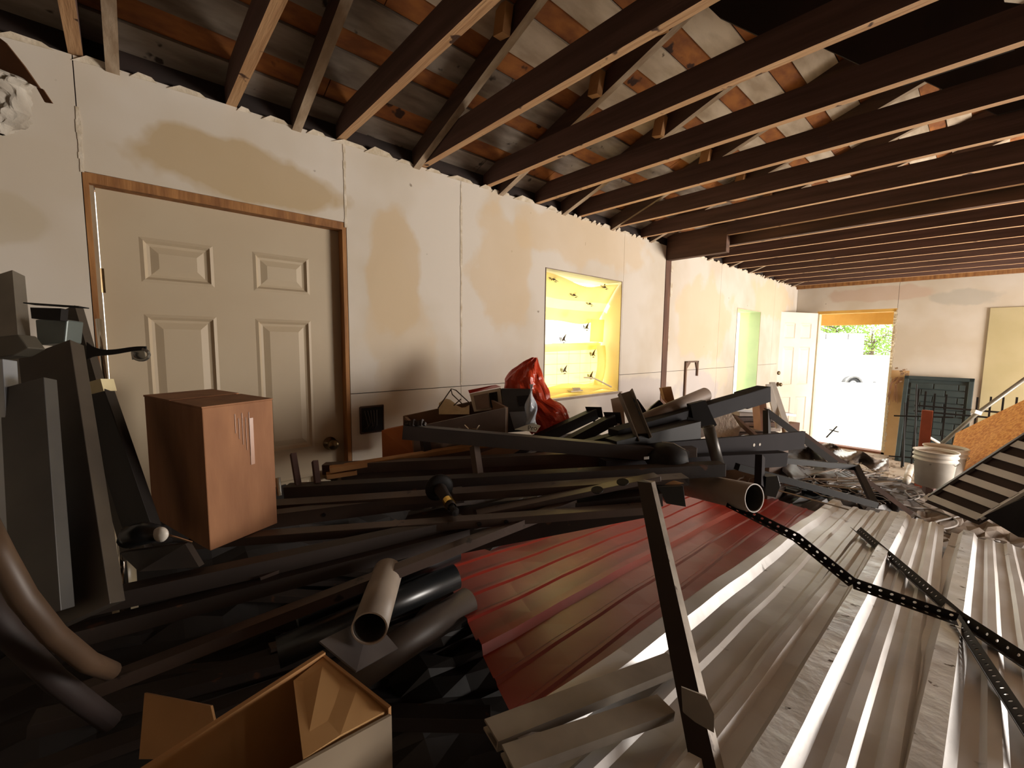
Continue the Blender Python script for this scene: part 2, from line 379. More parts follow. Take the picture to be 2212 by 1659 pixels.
# roof boards: alternating tan (recessed) and pale or grey boards
x = -.15; bi = 0; nvec = V((-RT, 0, 1)).normalized(); tvec = V((1, 0, RT)).normalized()
def roofpt(x, y, off, side):
    z = RZ0+.1+RT*x; p = V((x, y, z))+nvec*off
    if side: p.x = 2*RX-p.x
    return p
for side in (0, 1):
    x = -.15; bi = 0
    while x < RX:
        tan = bi % 2 == 0
        wd = random.uniform(.085, .10) if tan else random.uniform(.12, .16)
        y = YN+random.uniform(-.8, 0)
        while y < YB:
            ln = random.uniform(1.4, 2.9); y0 = max(y, YN); y1 = min(y+ln-.004, YB)
            if y1-y0 > .05:
                off = .010 if tan else 0.0
                pts = [roofpt(x+.002, y0, off, side), roofpt(x+wd-.002, y0, off, side), roofpt(x+wd-.002, y1, off, side), roofpt(x+.002, y1, off, side)]
                nn = nvec.copy()
                if side: nn.x = -nn.x
                mm = BTAN if tan else (BGRY if random.random() < (.75 if x < .85 else .12) else BPAL)
                MB().slab(pts, .018, nn).build('roof_board', mm, ce)
            y += ln
        x += wd; bi += 1
for side in (0, 1):
    MB().slab([roofpt(-.3, YN-.2, .035, side), roofpt(RX+.05, YN-.2, .035, side), roofpt(RX+.05, YB+.2, .035, side), roofpt(-.3, YB+.2, .035, side)], .02, nvec).build('roof_deck', DARKW, ce)
MB().box((-.16, YN, 2.60), (-.145, YB, 2.9)).build('eave_board', DARKW, ce)

# ---- interior door (left wall)
def door_leaf(root, o, ax, width, height, nrm, m, panels, th=.035, prt='panel'):
    """o hinge-bottom corner on the front face, ax unit along width, nrm towards the viewer"""
    z = V((0, 0, 1)); o = V(o)
    P = lambda a, b, c=0: o+ax*a+z*b+nrm*c
    us = sorted({0, width}|{p[i] for p in panels for i in (0, 1)}); vs = sorted({0, height}|{p[i] for p in panels for i in (2, 3)})
    s = MB()
    for a, b in zip(us, us[1:]):
        for c, d in zip(vs, vs[1:]):
            if any(p[0] <= a+1e-6 and p[1] >= b-1e-6 and p[2] <= c+1e-6 and p[3] >= d-1e-6 for p in panels): continue
            s.add([P(a,c), P(b,c), P(b,d), P(a,d)], [(0,1,2,3)])
    s.add([P(0,0,-th), P(width,0,-th), P(width,height,-th), P(0,height,-th), P(0,0), P(width,0), P(width,height), P(0,height)],
          [(3,2,1,0), (0,1,5,4), (1,2,6,5), (2,3,7,6), (3,0,4,7)])
    s.build('door_slab', m, root)
    for (a, b, c, d) in panels:
        q = MB(); prev = None; ins = ((0, 0), (.012, .004), (.022, -.007), (.032, -.009), (.055, -.001), (.058, 0.0))
        vv = []
        for i, (k, dep) in enumerate(ins):
            vv += [P(a+k, c+k, dep), P(b-k, c+k, dep), P(b-k, d-k, dep), P(a+k, d-k, dep)]
        ff = []
        for i in range(len(ins)-1):
            for e in range(4): ff.append((i*4+e, i*4+(e+1) % 4, (i+1)*4+(e+1) % 4, (i+1)*4+e))
        ff.append(tuple((len(ins)-1)*4+e for e in range(4)))
        q.add(vv, ff); q.build(prt, m, root)
def knob(root, p, nrm, m, r=.028):
    MB().lathe(p, [(0,0),(r*1.2,0),(r*1.2,.006),(r*.5,.012),(r*.42,.03),(r*.9,.042),(r,.055),(r*.8,.066),(0,.07)], 20, nrm).build('door_knob', m, root, smooth=True)
dx = -.055
a = onx(205, 410, dx); b = onx(735, 490, dx); kn = onx(712, 957, dx)
y0 = a.y-.0; y1 = b.y; top = (a.z+b.z)/2
d1 = struct(empty('door_1', (dx, y0, 0)))
pl = []
for (u0, u1) in ((305, 463), (547, 668)):
    yy0 = onx(u0, 600, dx).y-y0; yy1 = onx(u1, 600, dx).y-y0
    pl += [(yy0, yy1, 1.835-.01, 2.0), (yy0, yy1, 1.06, 1.70), (yy0, yy1, .25, .93)]
door_leaf(d1, (dx, y0, .012), V((0, 1, 0)), y1-y0, top-.015, V((1, 0, 0)), DOORW, pl)
knob(d1, kn, V((1, 0, 0)), BRASS); knob(d1, (dx, kn.y, kn.z-.165), V((1, 0, 0)), BRASS, .026)
JAMB = mat('jamb_paint', 'a39378', '8a7860', 5, .6)
j = MB().box((-.12, y1+.003, 0), (-.03, y1+.022, 2.185)).box((-.12, y0-.022, 0), (-.03, y0-.003, 2.185)).box((-.12, y0-.022, top+.004), (-.03, y1+.022, top+.024))
j.build('jamb', JAMB, d1)
MB().box((-.125, .835, 0), (-.001, .854, 2.203)).build('rough_frame_stud', FRAMEW, d1)
MB().box((-.125, -.081, 0), (-.001, -.066, 2.203)).build('rough_frame_stud', FRAMEW, d1)
MB().box((-.125, -.066, 2.168), (-.001, .835, 2.204)).build('rough_frame_header', FRAMEW, d1)
for z in (1.83, 1.05, .3):
    MB().box((dx-.01, y0-.012, z-.045), (dx+.006, y0+.008, z+.045)).tube([(dx+.007, y0-.004, z-.045), (dx+.007, y0-.004, z+.045)], .006, 8).build('hinge', BRASS, d1)

# ---- back door: frame and open leaf
d2 = struct(empty('door_2', (.3, YB, 0)))
YF = mat('ochre_wood', 'e0b45c', 'd2a049', 4, .7)  # even ochre wood tone
MB().box((BD[0]+.0, YB+.0, 2.14), (BD[1], YB+.13, 2.185)).build('door_frame_header', YF, d2)
PJ = mat('pale_cream_jamb', 'e6d9bb', 'd9caa8', 4, .7)
MB().box((BD[0]-.0, YB, 0), (BD[0]+.03, YB+.13, 2.14)).build('door_frame_jamb', PJ, d2)
MB().box((BD[1]-.035, YB, 0), (BD[1], YB+.13, 2.14)).build('door_frame_jamb', PJ, d2)
m = MB()
for i in range(46):
    z = .05+i*.046+random.random()*.02; s = random.uniform(.004, .018)
    m.box((BD[1]-.01, YB-.012*random.random()-.002, z), (BD[1]+s, YB+.004, z+random.uniform(.01, .05)))
m.build('broken_drywall_edge', PAPER, d2)
MB().box((BD[0], YB+.0, .0), (BD[1], YB+.14, .03)).build('threshold', mat('threshold_wood', '8d5d45', '6d4634', 5, .8), d2)
hp = V((.30, YB-.03, .012)); fr = onz(1707, 672, 2.17); ax = V((fr.x-hp.x, fr.y-hp.y, 0)); wdt = .84; ax.normalize()
nr = V((ax.y*-1, ax.x, 0)) 
if nr.dot(CAM-hp) < 0: nr = -nr
pl = []
for u0, u1 in ((.12, .37), (.47, .72)):
    pl += [(u0, u1, 1.72, 1.98), (u0, u1, .98, 1.60), (u0, u1, .22, .80)]
lf = MB()
door_leaf(d2, hp+nr*.018, ax, wdt, 2.14, nr, WDOOR, pl, .04)
knob(d2, hp+nr*.018+ax*.775+V((0, 0, 1.0)), nr, BRASS, .03); MB().lathe(hp+nr*.018+ax*.775+V((0, 0, 1.18)), [(0, 0), (.03, 0), (.03, .012), (.018, .02), (0, .022)], 18, nr).build('deadbolt', BRASS, d2, smooth=True)

# ---- windows on the left wall
def window_box(name, W, depth, mats):
    y0, y1, z0, z1 = W; r = struct(empty(name, (0, y0, z0)))
    ms, mt, mb = mats
    MB().box((-depth, y1, z0), (-.14, y1+.012, z1)).box((-.14, y1-.001, z0), (-.001, y1+.012, z1)).build('side_reveal', ms, r)
    MB().box((-depth, y0-.012, z0), (-.001, y0+.001, z1)).build('side_reveal', ms, r)
    MB().box((-depth, y0, z1-.001), (-.001, y1, z1+.012)).build('top_reveal', mt, r)
    MB().box((-depth, y0, z0-.012), (-.001, y1, z0+.001)).build('sill', mb, r)
    return r
w1 = window_box('window_1', W1, .30, (YELW, YELP, YELW))
y0, y1, z0, z1 = W1
# bead around the cut opening
BEAD = mat('corner_bead', '93806f', '7b6a5b', 6, .7)
MB().box((-.004, y0-.006, z0), (.004, y0, z1+.006)).box((-.004, y1, z0), (.004, y1+.006, z1+.006)).box((-.004, y0, z1), (.004, y1, z1+.006)).build('corner_bead', BEAD, w1)
# underlay sheets hung inside the opening
def wob(u, v, s): return math.sin(u*7+s)*math.sin(v*5+s*2)*.012
def sagz(u, v): return z1-.02-.05*math.sin(u*3.0)-.30*v**1.3+.012*math.sin(u*9+v*4)
m = MB().grid(lambda u, v: V((-.02-.20*v, y0+.005+(y1-y0-.02)*u, sagz(u, v))), 20, 12)
sag = m.build('sagging_top_sheet', YEL, w1, smooth=True)
m = MB().grid(lambda u, v: V((-.235+wob(u, v, 1)*.4, y0+.005+.94*u, z0+.42+.36*v)), 16, 6); m.build('bright_glazed_sheet', mat('sheet_over_glass', 'fbf9d8', 'f6f2c8', 2, .5, trans=.75), w1, smooth=True)
m = MB().grid(lambda u, v: V((-.205+wob(u, v, 2)*.6, y0+.005+.93*u, z0+.02+.42*v-.03*(1-u))), 16, 6); m.build('lower_sheet', YEL, w1, smooth=True)
m = MB().grid(lambda u, v: V((-.188+wob(u, v, 3)*.3, y0+.005+.94*u, z0+.375+.06*v-.03*(1-u))), 16, 2); m.build('ledge_strip', YELP, w1, smooth=True)
m = MB().grid(lambda u, v: V((-.01-.18*v, y0+.01+(y1-y0-.02)*u, z0+.012+.02*math.sin(u*6+v*5)**2+.05*v)), 20, 8); m.build('sill_sheet', YELP, w1, smooth=True)
MB().slab([(-.18, y1-.20, z0+.44), (-.14, y1-.06, z0+.44), (-.13, y1-.06, z0+.64), (-.17, y1-.20, z0+.64)], .004).build('torn_flap', YELP, w1)
MB().grid(lambda u, v: V((-.13+.03*math.sin(v*3), y1-.20+.13*u+.03*v, z0+.05+.36*v)), 4, 8).build('peeled_corner', YEL, w1, smooth=True)
MB().tube([(-.14, y1-.32, z0+.13), (-.10, y1-.22, z0+.12), (-.03, y1-.06, z0+.04)], .007, 8).build('white_tie', WHITE, w1)
MB().box((-.10, y0+.35, z0+.03), (-.03, y0+.50, z0+.04)).tube([(-.06, y0+.40, z0+.05), (-.03, y0+.46, z0+.05)], .013, 10).build('sill_rubble', PAPER, w1)
# printed marks: a small swoosh of strokes plus thin ruled lines on the sheets
def mark(P, U_, W_, s):
    q = MB()
    for pts in ([(-1,.3),(-.75,.45),(-.8,-.1),(-.95,-.2)], [(-.7,.2),(-.45,.4),(-.5,-.3),(-.7,-.4)], [(-.4,-.1),(-.1,.3),(.75,1.0),(.45,.3),(.35,-.05),(.9,-.45),(.1,-.2),(-.3,-.35)], [(-.3,-.55),(.2,-.45),(.5,-.55),(.1,-.65)]):
        q.slab([P+U_*(x*s)+W_*(y*s) for x, y in pts], .0008, U_.cross(W_).normalized()*(1 if U_.cross(W_).x > 0 else -1))
    return q
UU = V((0, 1, 0)); WW = V((0, 0, 1))
for (px_, py_, xx) in ((1267, 707, -.212), (1217, 733, -.165), (1281, 765, -.175), (1219, 800, -.178), (1216, 675, -.215), (1276, 812, -.175)):
    p = onx(px_, py_, xx); mark(p, UU, WW, .05).build('printed_mark', INK, w1)
for (px_, py_) in ((1196, 603), (1306, 620), (1240, 637), (1274, 656)):
    x_ = -.02
    while x_ > -.215:
        p = onx(px_, py_, x_); u_ = (p.y-y0)/(y1-y0); v_ = (-.02-x_)/.20
        if p.z >= sagz(u_, v_)-.006: break
        x_ -= .004
    mark(onx(px_, py_, x_+.006), UU, V((-.5, 0, .75)), .05).build('printed_mark', INK, w1)
m = MB()
for i in range(5):
    z = z0+.08+i*.085; m.box((-.190, y0+.01, z), (-.1895, y1-.06, z+.0022))
for i in range(6):
    y = y0+.05+i*.15; m.box((-.190, y, z0+.03), (-.1895, y+.0018, z0+.40))
    m.box((-.226, y, z0+.44), (-.2255, y+.0018, z0+.76))
m.build('printed_lines', mat('faint_ink', 'b89c50', 'a58b45', 5, .8), w1)
# brown drywall shelf edge under window
MB().box((-.01, y0-.02, z0-.02), (.012, y1+.05, z0-.004)).build('sill_edge', BEAD, w1)

w2 = window_box('window_2', W2, .30, (GRNW, GRNW, GRNW))
y0, y1, z0, z1 = W2
MB().grid(lambda u, v: V((-.27+wob(u, v, 5)*.6, y0+(y1-y0)*u, z0+(z1-z0)*v)), 10, 16).build('translucent_sheet', mat('pale_green_sheet', 'eef6da', 'd3e2c2', 2.5, .6, trans=.6, lo=.45, hi=.7), w2, smooth=True)
MB().box((-.004, y0-.01, z0), (.004, y0, z1+.01)).box((-.004, y1, z0), (.004, y1+.01, z1+.01)).box((-.004, y0, z1), (.004, y1, z1+.01)).build('corner_bead', mat('pale_bead', 'c9b79d', 'b7a58c', 5, .7), w2)
# yellow patch panel right of it
MB().box((.0, 6.80, .55), (.012, 7.15, .95)).build('bare_panel', mat('ochre_board', 'cf9d55', 'b98644', 5, .8), wl)
# hole for an outlet, torn
oh = thing('outlet_box', onx(803, 905, .0), 'broken open square outlet box hole low on the wall beside the closed door', 'outlet')
a = onx(778, 880, .002); b = onx(829, 930, .002)
MB().slab([(.001, a.y, a.z), (.001, b.y, a.z-.003), (.001, b.y-.004, b.z), (.001, a.y+.004, b.z+.004)], .002, V((1, 0, 0))).build('box_interior', BLK, oh)
MB().box((.001, a.y-.004, b.z), (.006, a.y+.004, a.z)).box((.001, b.y-.005, b.z), (.006, b.y+.001, a.z)).box((.001, a.y, a.z-.004), (.006, b.y, a.z+.004)).box((.001, a.y, b.z-.004), (.006, b.y, b.z+.003)).build('box_rim', mat('brown_rim', '4a3428', '37261d', 9, .8), oh)
m = MB()
for i in range(5): m.tube([(.004, a.y+.02+i*.015, b.z+.02), (.03, a.y+.03+i*.012, b.z+.04+.02*(i % 2)), (.01, a.y+.02+i*.017, a.z-.02)], .002, 5)
m.build('wire', mat('old_wire', '55483d', '3b312a', 5, .6), oh)
# arched trim frame leaning on second wall
a = onx(1471, 862, .02); m = MB()
yA = onx(1479, 800, .0).y; yB = onx(1505, 800, .0).y; zt = onx(1490, 780, .0).z; zb = .75
m.box((.001, yA-.01, zb), (.02, yA+.015, zt)).box((.001, yB-.02, zt-.17), (.02, yB+.0, zt)).box((.001, yA, zt-.015), (.02, yB, zt))
m.slab([(.001, yA, zt), (.001, yA, zt-.10), (.001, yA+.11, zt-.012), (.001, yA+.11, zt)], .015, V((1, 0, 0)))
m.slab([(.001, yB, zt), (.001, yB-.06, zt-.012), (.001, yB-.02, zt-.10), (.001, yB, zt-.1)], .015, V((1, 0, 0)))
tag(m.build('bracket_frame', mat('brown_metal_bracket', '7b5c46', '5d4433', 5, .7)), 'thin brown arched metal frame fixed to the far left wall past the stud strip', 'frame')

# ---- outside
g = MB().box((-30, YB+.14, -.35), (30, 60, -.10)).build('ground', GRAV, origin=(0, YB, -.1)); struct(g)
t = thing('porch_beam', (.8, YB+1.2, 1.9), 'ochre wooden porch beam seen through the top of the open doorway', 'beam')
a = ony(1765, 704, YB+1.2); b = ony(1935, 700, YB+1.2)
MB().box((-1.2, YB+1.2, (a.z+b.z)/2), (2.6, YB+1.29, (a.z+b.z)/2+.40)).build('fascia', YF, t)
MB().box((-1.2, YB+.14, (a.z+b.z)/2+.28), (2.6, YB+1.2, (a.z+b.z)/2+.31)).build('soffit', YF, t)
MB().box((-1.15, YB+1.2, -.1), (-1.03, YB+1.29, (a.z+b.z)/2)).build('post', YF, t)
MB().box((2.48, YB+1.2, -.1), (2.6, YB+1.29, (a.z+b.z)/2)).build('post', YF, t)
D = 21.0
c = at(1840, 831, D); ax = Rt.copy(); ax.z = 0; ax.normalize(); nz = V((0, 0, 1)); bk = V((-ax.y, ax.x, 0))
t = thing('utility_trailer', (c.x, c.y, -.35), 'low white utility trailer with one wheel parked outside the open doorway', 'trailer')
def obx(m, o, a0, a1, b0, b1, z0, z1):
    P = lambda a, b, z: V((o.x, o.y, 0))+ax*a+bk*b+V((0, 0, z))
    return m.add([P(a0,b0,z0),P(a1,b0,z0),P(a1,b1,z0),P(a0,b1,z0),P(a0,b0,z1),P(a1,b0,z1),P(a1,b1,z1),P(a0,b1,z1)],
                 [(0,3,2,1),(4,5,6,7),(0,1,5,4),(1,2,6,5),(2,3,7,6),(3,0,4,7)])
zr = c.z
obx(MB(), c, -1.9, 1.15, .05, .15, zr-.04, zr+.10).build('chassis_rail', TYRE, t)
obx(MB(), c, -2.2, 1.0, .15, 1.6, zr+.02, zr+.9).build('cargo_body', TRAIL, t)
wh = MB().pipe(c-bk*.10, c+bk*.12, .33, .22, 28).build('wheel', TYRE, t, smooth=False)
MB().lathe(c-bk*.06, [(.22, 0), (.2, .02), (.08, .0), (0, .0)], 24, -bk).build('rim', TRAIL, wh)
for i in range(5):
    q = i*2*math.pi/5; p = c+ax*.12*math.cos(q)+nz*.12*math.sin(q); MB().tube([p-bk*.05, p-bk*.09], .035, 8).build('lug_hole', GREY, wh)
m = MB()
for i in range(9):
    q0 = math.pi*i/9; q1 = math.pi*(i+1)/9
    m.slab([c+ax*r*math.cos(q)+nz*r*math.sin(q)-bk*.15 for r, q in ((.36, q0), (.43, q0), (.43, q1), (.36, q1))], .3, bk)
m.build('mudguard', GREY, t)
p = at(1889, 829, D); MB().bar(c+ax*.8+nz*.03, p+nz*.02, .06, .06).lathe(p-nz*.1, [(0, 0), (.07, 0), (.09, .1), (.06, .2), (0, .22)], 10, nz).build('hitch', GREY, t)
o = at(1816, 800, 25)
t = thing('enclosed_trailer', (o.x, o.y, -.35), 'tall white box body standing behind the low trailer, left half of the doorway view', 'trailer')
zt = at(1816, 722, 25).z
obx(MB(), o, -4.5, 1.22, 0, 2.2, -.1, zt).build('body', TRAIL, t); obx(MB(), o, -4.6, 1.28, -.05, 2.3, zt, zt+.06).build('roof_trim', WHITE, t)
for a_ in (-1.05, .25): obx(MB(), o, a_, a_+.04, -.04, 0, zt-.3, zt).build('marker_light', GREY, t)
o = at(1900, 800, 27); zt = at(1900, 769, 27).z
fe = thing('white_fence', (o.x, o.y, -.35), 'long white board fence outside behind the trailers, under the trees', 'fence')
for i in range(12): obx(MB(), o, -3+i*.8, -3+i*.8+.79, 0, .05, -.2, zt).build('fence_panel', TRAIL, fe)
obx(MB(), o, -3, 6.6, -.04, .1, zt, zt+.06).build('top_rail', WHITE, fe)
def tree(cpx, cpy, d, r, h, label):
    c = at(cpx, cpy, d); t = thing('tree', (c.x, c.y, -.35), label, 'tree', 'trees behind the fence')
    rnd = random.Random(cpx); b = MB()
    b.tube([(c.x, c.y, -.35), (c.x+.1, c.y, c.z-r*.3), (c.x+.2, c.y, c.z+r*.2)], [.16, .12, .06], 8)
    for i in range(14):
        q = rnd.uniform(0, 6.28); l = r*rnd.uniform(.5, .95); z = c.z-r*.4+rnd.random()*r*.5
        b.tube([(c.x+.1, c.y, z), (c.x+math.cos(q)*l*.5, c.y+math.sin(q)*l*.5, z+l*.25), (c.x+math.cos(q)*l, c.y+math.sin(q)*l, z+l*.6)], [.05, .03, .012], 5)
    b.build('trunk', BARK, t)
    m = MB()
    for i in range(1500):
        q = V((rnd.gauss(0, 1), rnd.gauss(0, 1), rnd.gauss(0, .8))).normalized()*r*rnd.random()**.4
        p = c+q; s = rnd.uniform(.05, .13); u = V((rnd.gauss(0, 1), rnd.gauss(0, 1), rnd.gauss(0, 1))).normalized(); v = u.orthogonal()*s
        m.add([p-u*s, p+v*.5, p+u*s, p-v*.5], [(0,1,2,3)])
    o = m.build('foliage', LEAF, t); o['kind'] = 'stuff'
tree(1880, 748, 30, 2.6, 5, 'forked pale green tree rising above the low white fence')
tree(1800, 700, 31, 2.2, 5, 'thin pale green tree above the tall white box body')
tree(1945, 740, 33, 2.6, 5, 'pale green tree nearest the right jamb of the doorway')

# ================================================================ SHEET METAL
def ribbed(name, label, O, Ldir, Wdir, L, W, ribs, m, up, wave=.004, sub=26, seed=0, parts=True, ribm=None):
    """ribs: list of (centre, base, top, height)"""
    rnd = random.Random(seed); O = V(O)
    pts = [(0, 0)]
    for c, b, t, h in sorted(ribs):
        pts += [(c-b/2, 0), (c-t/2, h), (c+t/2, h), (c+b/2, 0)]
    pts.append((W, 0)); pts = [p for i, p in enumerate(pts) if i == 0 or p[0] > pts[i-1][0]+1e-5]
    # subdivide wide flats
    q = [pts[0]]
    for p in pts[1:]:
        a = q[-1]; n = max(1, int((p[0]-a[0])/.06))
        for i in range(1, n+1): q.append((a[0]+(p[0]-a[0])*i/n, a[1]+(p[1]-a[1])*i/n))
    pts = q; ph = [rnd.uniform(0, 6) for _ in range(6)]
    def P(i, j):
        x, h = pts[i]; y = L*j/sub
        d = wave*(math.sin(y*5+x*4+ph[0])+math.sin(y*2.3-x*7+ph[1])+.6*math.sin(y*13+x*11+ph[2]))
        return O+Wdir*x+Ldir*y+up*(h+d)
    mb = MB(); n = len(pts)
    mb.add([P(i, j) for j in range(sub+1) for i in range(n)], [(j*n+i, j*n+i+1, (j+1)*n+i+1, (j+1)*n+i) for j in range(sub) for i in range(n-1)])
    t = thing(name, O, label, 'metal sheet')
    o = mb.build('corrugated_sheet', m, t, solid=.0014)
    if ribm:
        for c, b, tp, h in ribs:
            if h > .025 and c in ribm:
                r = MB()
                r.add([O+Wdir*(c+s*tp*.52)+Ldir*(L*j/sub)+up*(h+.003+wave*.8*math.sin(L*j/sub*5+c*4+ph[0])+wave*math.sin(L*j/sub*2.3-c*7+ph[1])+wave*.6*math.sin(L*j/sub*13+c*11+ph[2])) for j in range(sub+1) for s in (-1, 1)],
                      [(2*j, 2*j+1, 2*j+3, 2*j+2) for j in range(sub)])
                r.build('scuffed_rib_glint', SILR, t, solid=.001)  # brighter strip paints the reflected light along the rib, with scuff spots
    return t
def plane_dir(p, q): return (V(q)-V(p)).normalized()
ssl = V((0, 1, -.13)).normalized()
# red sheet under the others
def onr(x, y): return onpl(x, y, .715, .12, .7)
A = onr(942, 1205); B = onr(1130, 1590)
Ld = V((-.085, 1, -.12)).normalized(); Wd = (B-A).normalized(); upn = Wd.cross(Ld).normalized()
if upn.z < 0: upn = -upn
Wr = (B-A).length
mj = lambda c: (c, .07, .03, .02)
mn = lambda c: (c, .03, .012, .006)
ribbed('red_metal_sheet', 'dark red painted ribbed metal sheet lying under the bare sheets, left side of the pile', A+(B-A)*.0, Ld, Wd, 3.4, Wr+.35,
       [mn(.12), mn(.24), mn(.36), mn(.48), mj(.62), mn(.76), mn(.88), mn(1.0)], REDM, upn, wave=.003, seed=3)
# bare sheets on top
A = ons(1115, 1640); Lw = 4.1
def bare(label, x0, y0, L, W, ribs, lift, yaw, seed, ribm=None):
    Ld = V((-math.sin(yaw), math.cos(yaw), -.13)).normalized(); Wd = V((math.cos(yaw), math.sin(yaw), 0)); Wd = (Wd-Ld*Wd.dot(Ld)).normalized(); u = Wd.cross(Ld).normalized()
    if u.z < 0: u = -u
    return ribbed('bare_metal_sheet', label, (x0, y0, sheetz(y0)+lift), Ld, Wd, L, W, ribs, SILV, u, wave=.0035, seed=seed, ribm=ribm)
BR = lambda c: (c, .085, .045, .032)
SM = lambda c: (c, .045, .022, .010)
# left sheet: left edge from px(1115,1620) past (1490,1362) to (1824,1075)
bare('bare ribbed metal sheet resting on the red sheet, dirty folded left edge', 1.60, .50, 3.7, .52, [BR(.05), SM(.17), SM(.27), BR(.40)], 0.012, .045, 11)
bare('bare ribbed metal sheet in the middle, long scuffed silver rib down its centre', 1.86, .60, 3.6, .34, [SM(.03), BR(.13), SM(.22), SM(.29)], .030, .03, 12, ribm=(.13,))
bare('bare ribbed metal sheet on the right with one bright rusty-edged rib', 2.10, .55, 3.5, .42, [BR(.075), SM(.17), SM(.25), SM(.33)], .022, -.01, 13, ribm=(.075,))
bare('bare ribbed metal sheet at the right edge, bent white-lipped side', 2.44, .70, 3.3, .60, [BR(.06), SM(.18), SM(.28), BR(.42), SM(.52)], .034, -.02, 14, ribm=(.06,))
# narrow broken trims lying at the near left edge of the stack
for i, (x_, y_, L_, w_) in enumerate(((1.63, .47, .52, .055), (1.70, .45, .36, .05))):
    a0 = V((x_, y_, sheetz(y_)+.045+.012*i)); a1 = a0+V((.10, L_, -.13*L_))
    tag(MB().chan(a0, a1, w_, .02).build('metal_trim_strip', PGALV), ('long', 'short')[i]+' dusty metal trim strip on the near left corner of the bare sheets', 'metal strip')

# ================================================================ STEEL LENGTHS IN THE HEAP
def bar(name, label, a, b, w_, h_, kind='box', m=STEEL, cat='steel bar', up=V((0, 0, 1)), group=None, holes=None, d=None):
    p0 = at(*a) if not isinstance(a, V) else a; p1 = at(*b) if not isinstance(b, V) else b
    t = thing(name, p0, label, cat, group)
    mb = MB()
    {'box': mb.bar, 'angle': mb.angle, 'chan': mb.chan}[kind](p0, p1, w_, h_, up)
    mb.build({'box': 'tube_body', 'angle': 'angle_body', 'chan': 'channel_body'}[kind], m, t, bevel=.0015 if kind == 'box' else 0)
    if holes:
        tt = (p1-p0).normalized(); side = tt.cross(up).normalized(); u = side.cross(tt)
        if side.dot(CAM-p0) < 0: side = -side
        for (f_, r_, mm) in holes:
            c = p0+(p1-p0)*f_+side*(w_/2)
            MB().lathe(c, [(r_, 0), (r_, .002), (0, .002)], 12, side).build('bolt_hole', mm, t)
    return t
def plate(parent, c, ax_, up_, w_, h_, th, m, name='bracket_plate'):
    n = ax_.cross(up_).normalized()
    return MB().slab([c-ax_*w_/2-up_*h_/2, c+ax_*w_/2-up_*h_/2, c+ax_*w_/2+up_*h_/2, c-ax_*w_/2+up_*h_/2], th, n).build(name, m, parent)
HOLEL = mat('hole_light_paint', 'd8cfc2', 'c8bfb2', 5, .9)  # pale disc colour paints the light seen through the beam
t = bar('steel_beam', 'long dark steel beam with torn ragged left end, lying across in front of the drawer', (872, 932, 1.85), (1482, 986, 1.95), .05, .060, 'angle')
p = at(885, 925, 1.85); m = MB(); 
for i in range(7): q = p+Rt*(.012*i-.02)+V((0, 0, .01)); m.slab([q, q+Rt*.02-Fw*.01, q+Rt*.022+V((0, 0, .012+.008*(i % 3))), q+Rt*.004+V((0, 0, .02))], .012)
m.build('torn_end', STEEL, t)
bar('steel_beam', 'dark steel bar directly below the ragged-ended beam, nearly level', (700, 1012, 1.9), (1500, 975, 2.0), .05, .045, 'box', STEEL2)
bar('steel_beam', 'heavy brown-black beam running level across the middle of the heap', (620, 1062, 1.75), (1560, 1012, 1.85), .06, .055, 'box')
bar('flat_bar', 'flat brown bar under the heavy level beam, light upper face', (500, 1100, 1.6), (1480, 1035, 1.7), .07, .03, 'angle', STEEL2)
bar('flat_bar', 'long flat grey-brown bar reaching left to the foot of the tall cardboard box', (410, 1172, 1.36), (1400, 1098, 1.55), .05, .028, 'box', STEEL2, holes=[(.60, .008, BLK), (.66, .008, BLK)])
bar('flat_bar', 'wide dull bar with one bolt hole behind the leg with brass ferrule', (520, 1130, 1.5), (1000, 1068, 1.7), .05, .05, 'angle', STEEL2, holes=[(.35, .007, BLK)])
bar('steel_channel', 'long dark channel sweeping from the left edge up towards the middle', (110, 1322, 1.02), (1000, 1128, 1.5), .045, .045, 'chan')
bar('steel_channel', 'dark channel just below the sweeping one, lower left', (120, 1385, 1.0), (1010, 1150, 1.48), .045, .04, 'chan')
bar('steel_angle', 'thin angle bar rising from the dark lower left to beside the red sheet', (170, 1500, .92), (1240, 1085, 1.6), .035, .03, 'angle', STEEL2)
bar('steel_angle', 'short dull bar crossing between the two long channels', (560, 1250, 1.2), (860, 1130, 1.5), .03, .02, 'angle', STEEL2)
bar('steel_beam', 'dark beam lying along the upper edge of the red sheet', (960, 1180, 1.62), (1420, 1090, 1.6), .05, .06, 'box')
bar('steel_beam', 'dull dark plate bar bridging the heap above the red sheet', (880, 1130, 1.6), (1420, 1070, 1.65), .10, .05, 'angle')
t = bar('slotted_bar', 'grey-brown flat bar with two oval slots near the centre post', (1030, 1112, 1.55), (1420, 1030, 1.66), .055, .02, 'box', STEEL2)
for (x_, y_) in ((1290, 1059), (1345, 1042)):
    c = at(x_, y_, 1.56); MB().lathe(c, [(.022, 0), (.022, .003), (0, .003)], 14, V((.1, -.3, 1))).build('oval_slot', BLK, t)
bar('steel_beam', 'plum-brown bar behind the brass-ferruled leg, ending at the short tan board', (742, 1030, 1.95), (1300, 1002, 2.0), .06, .06, 'box', STEEL2)
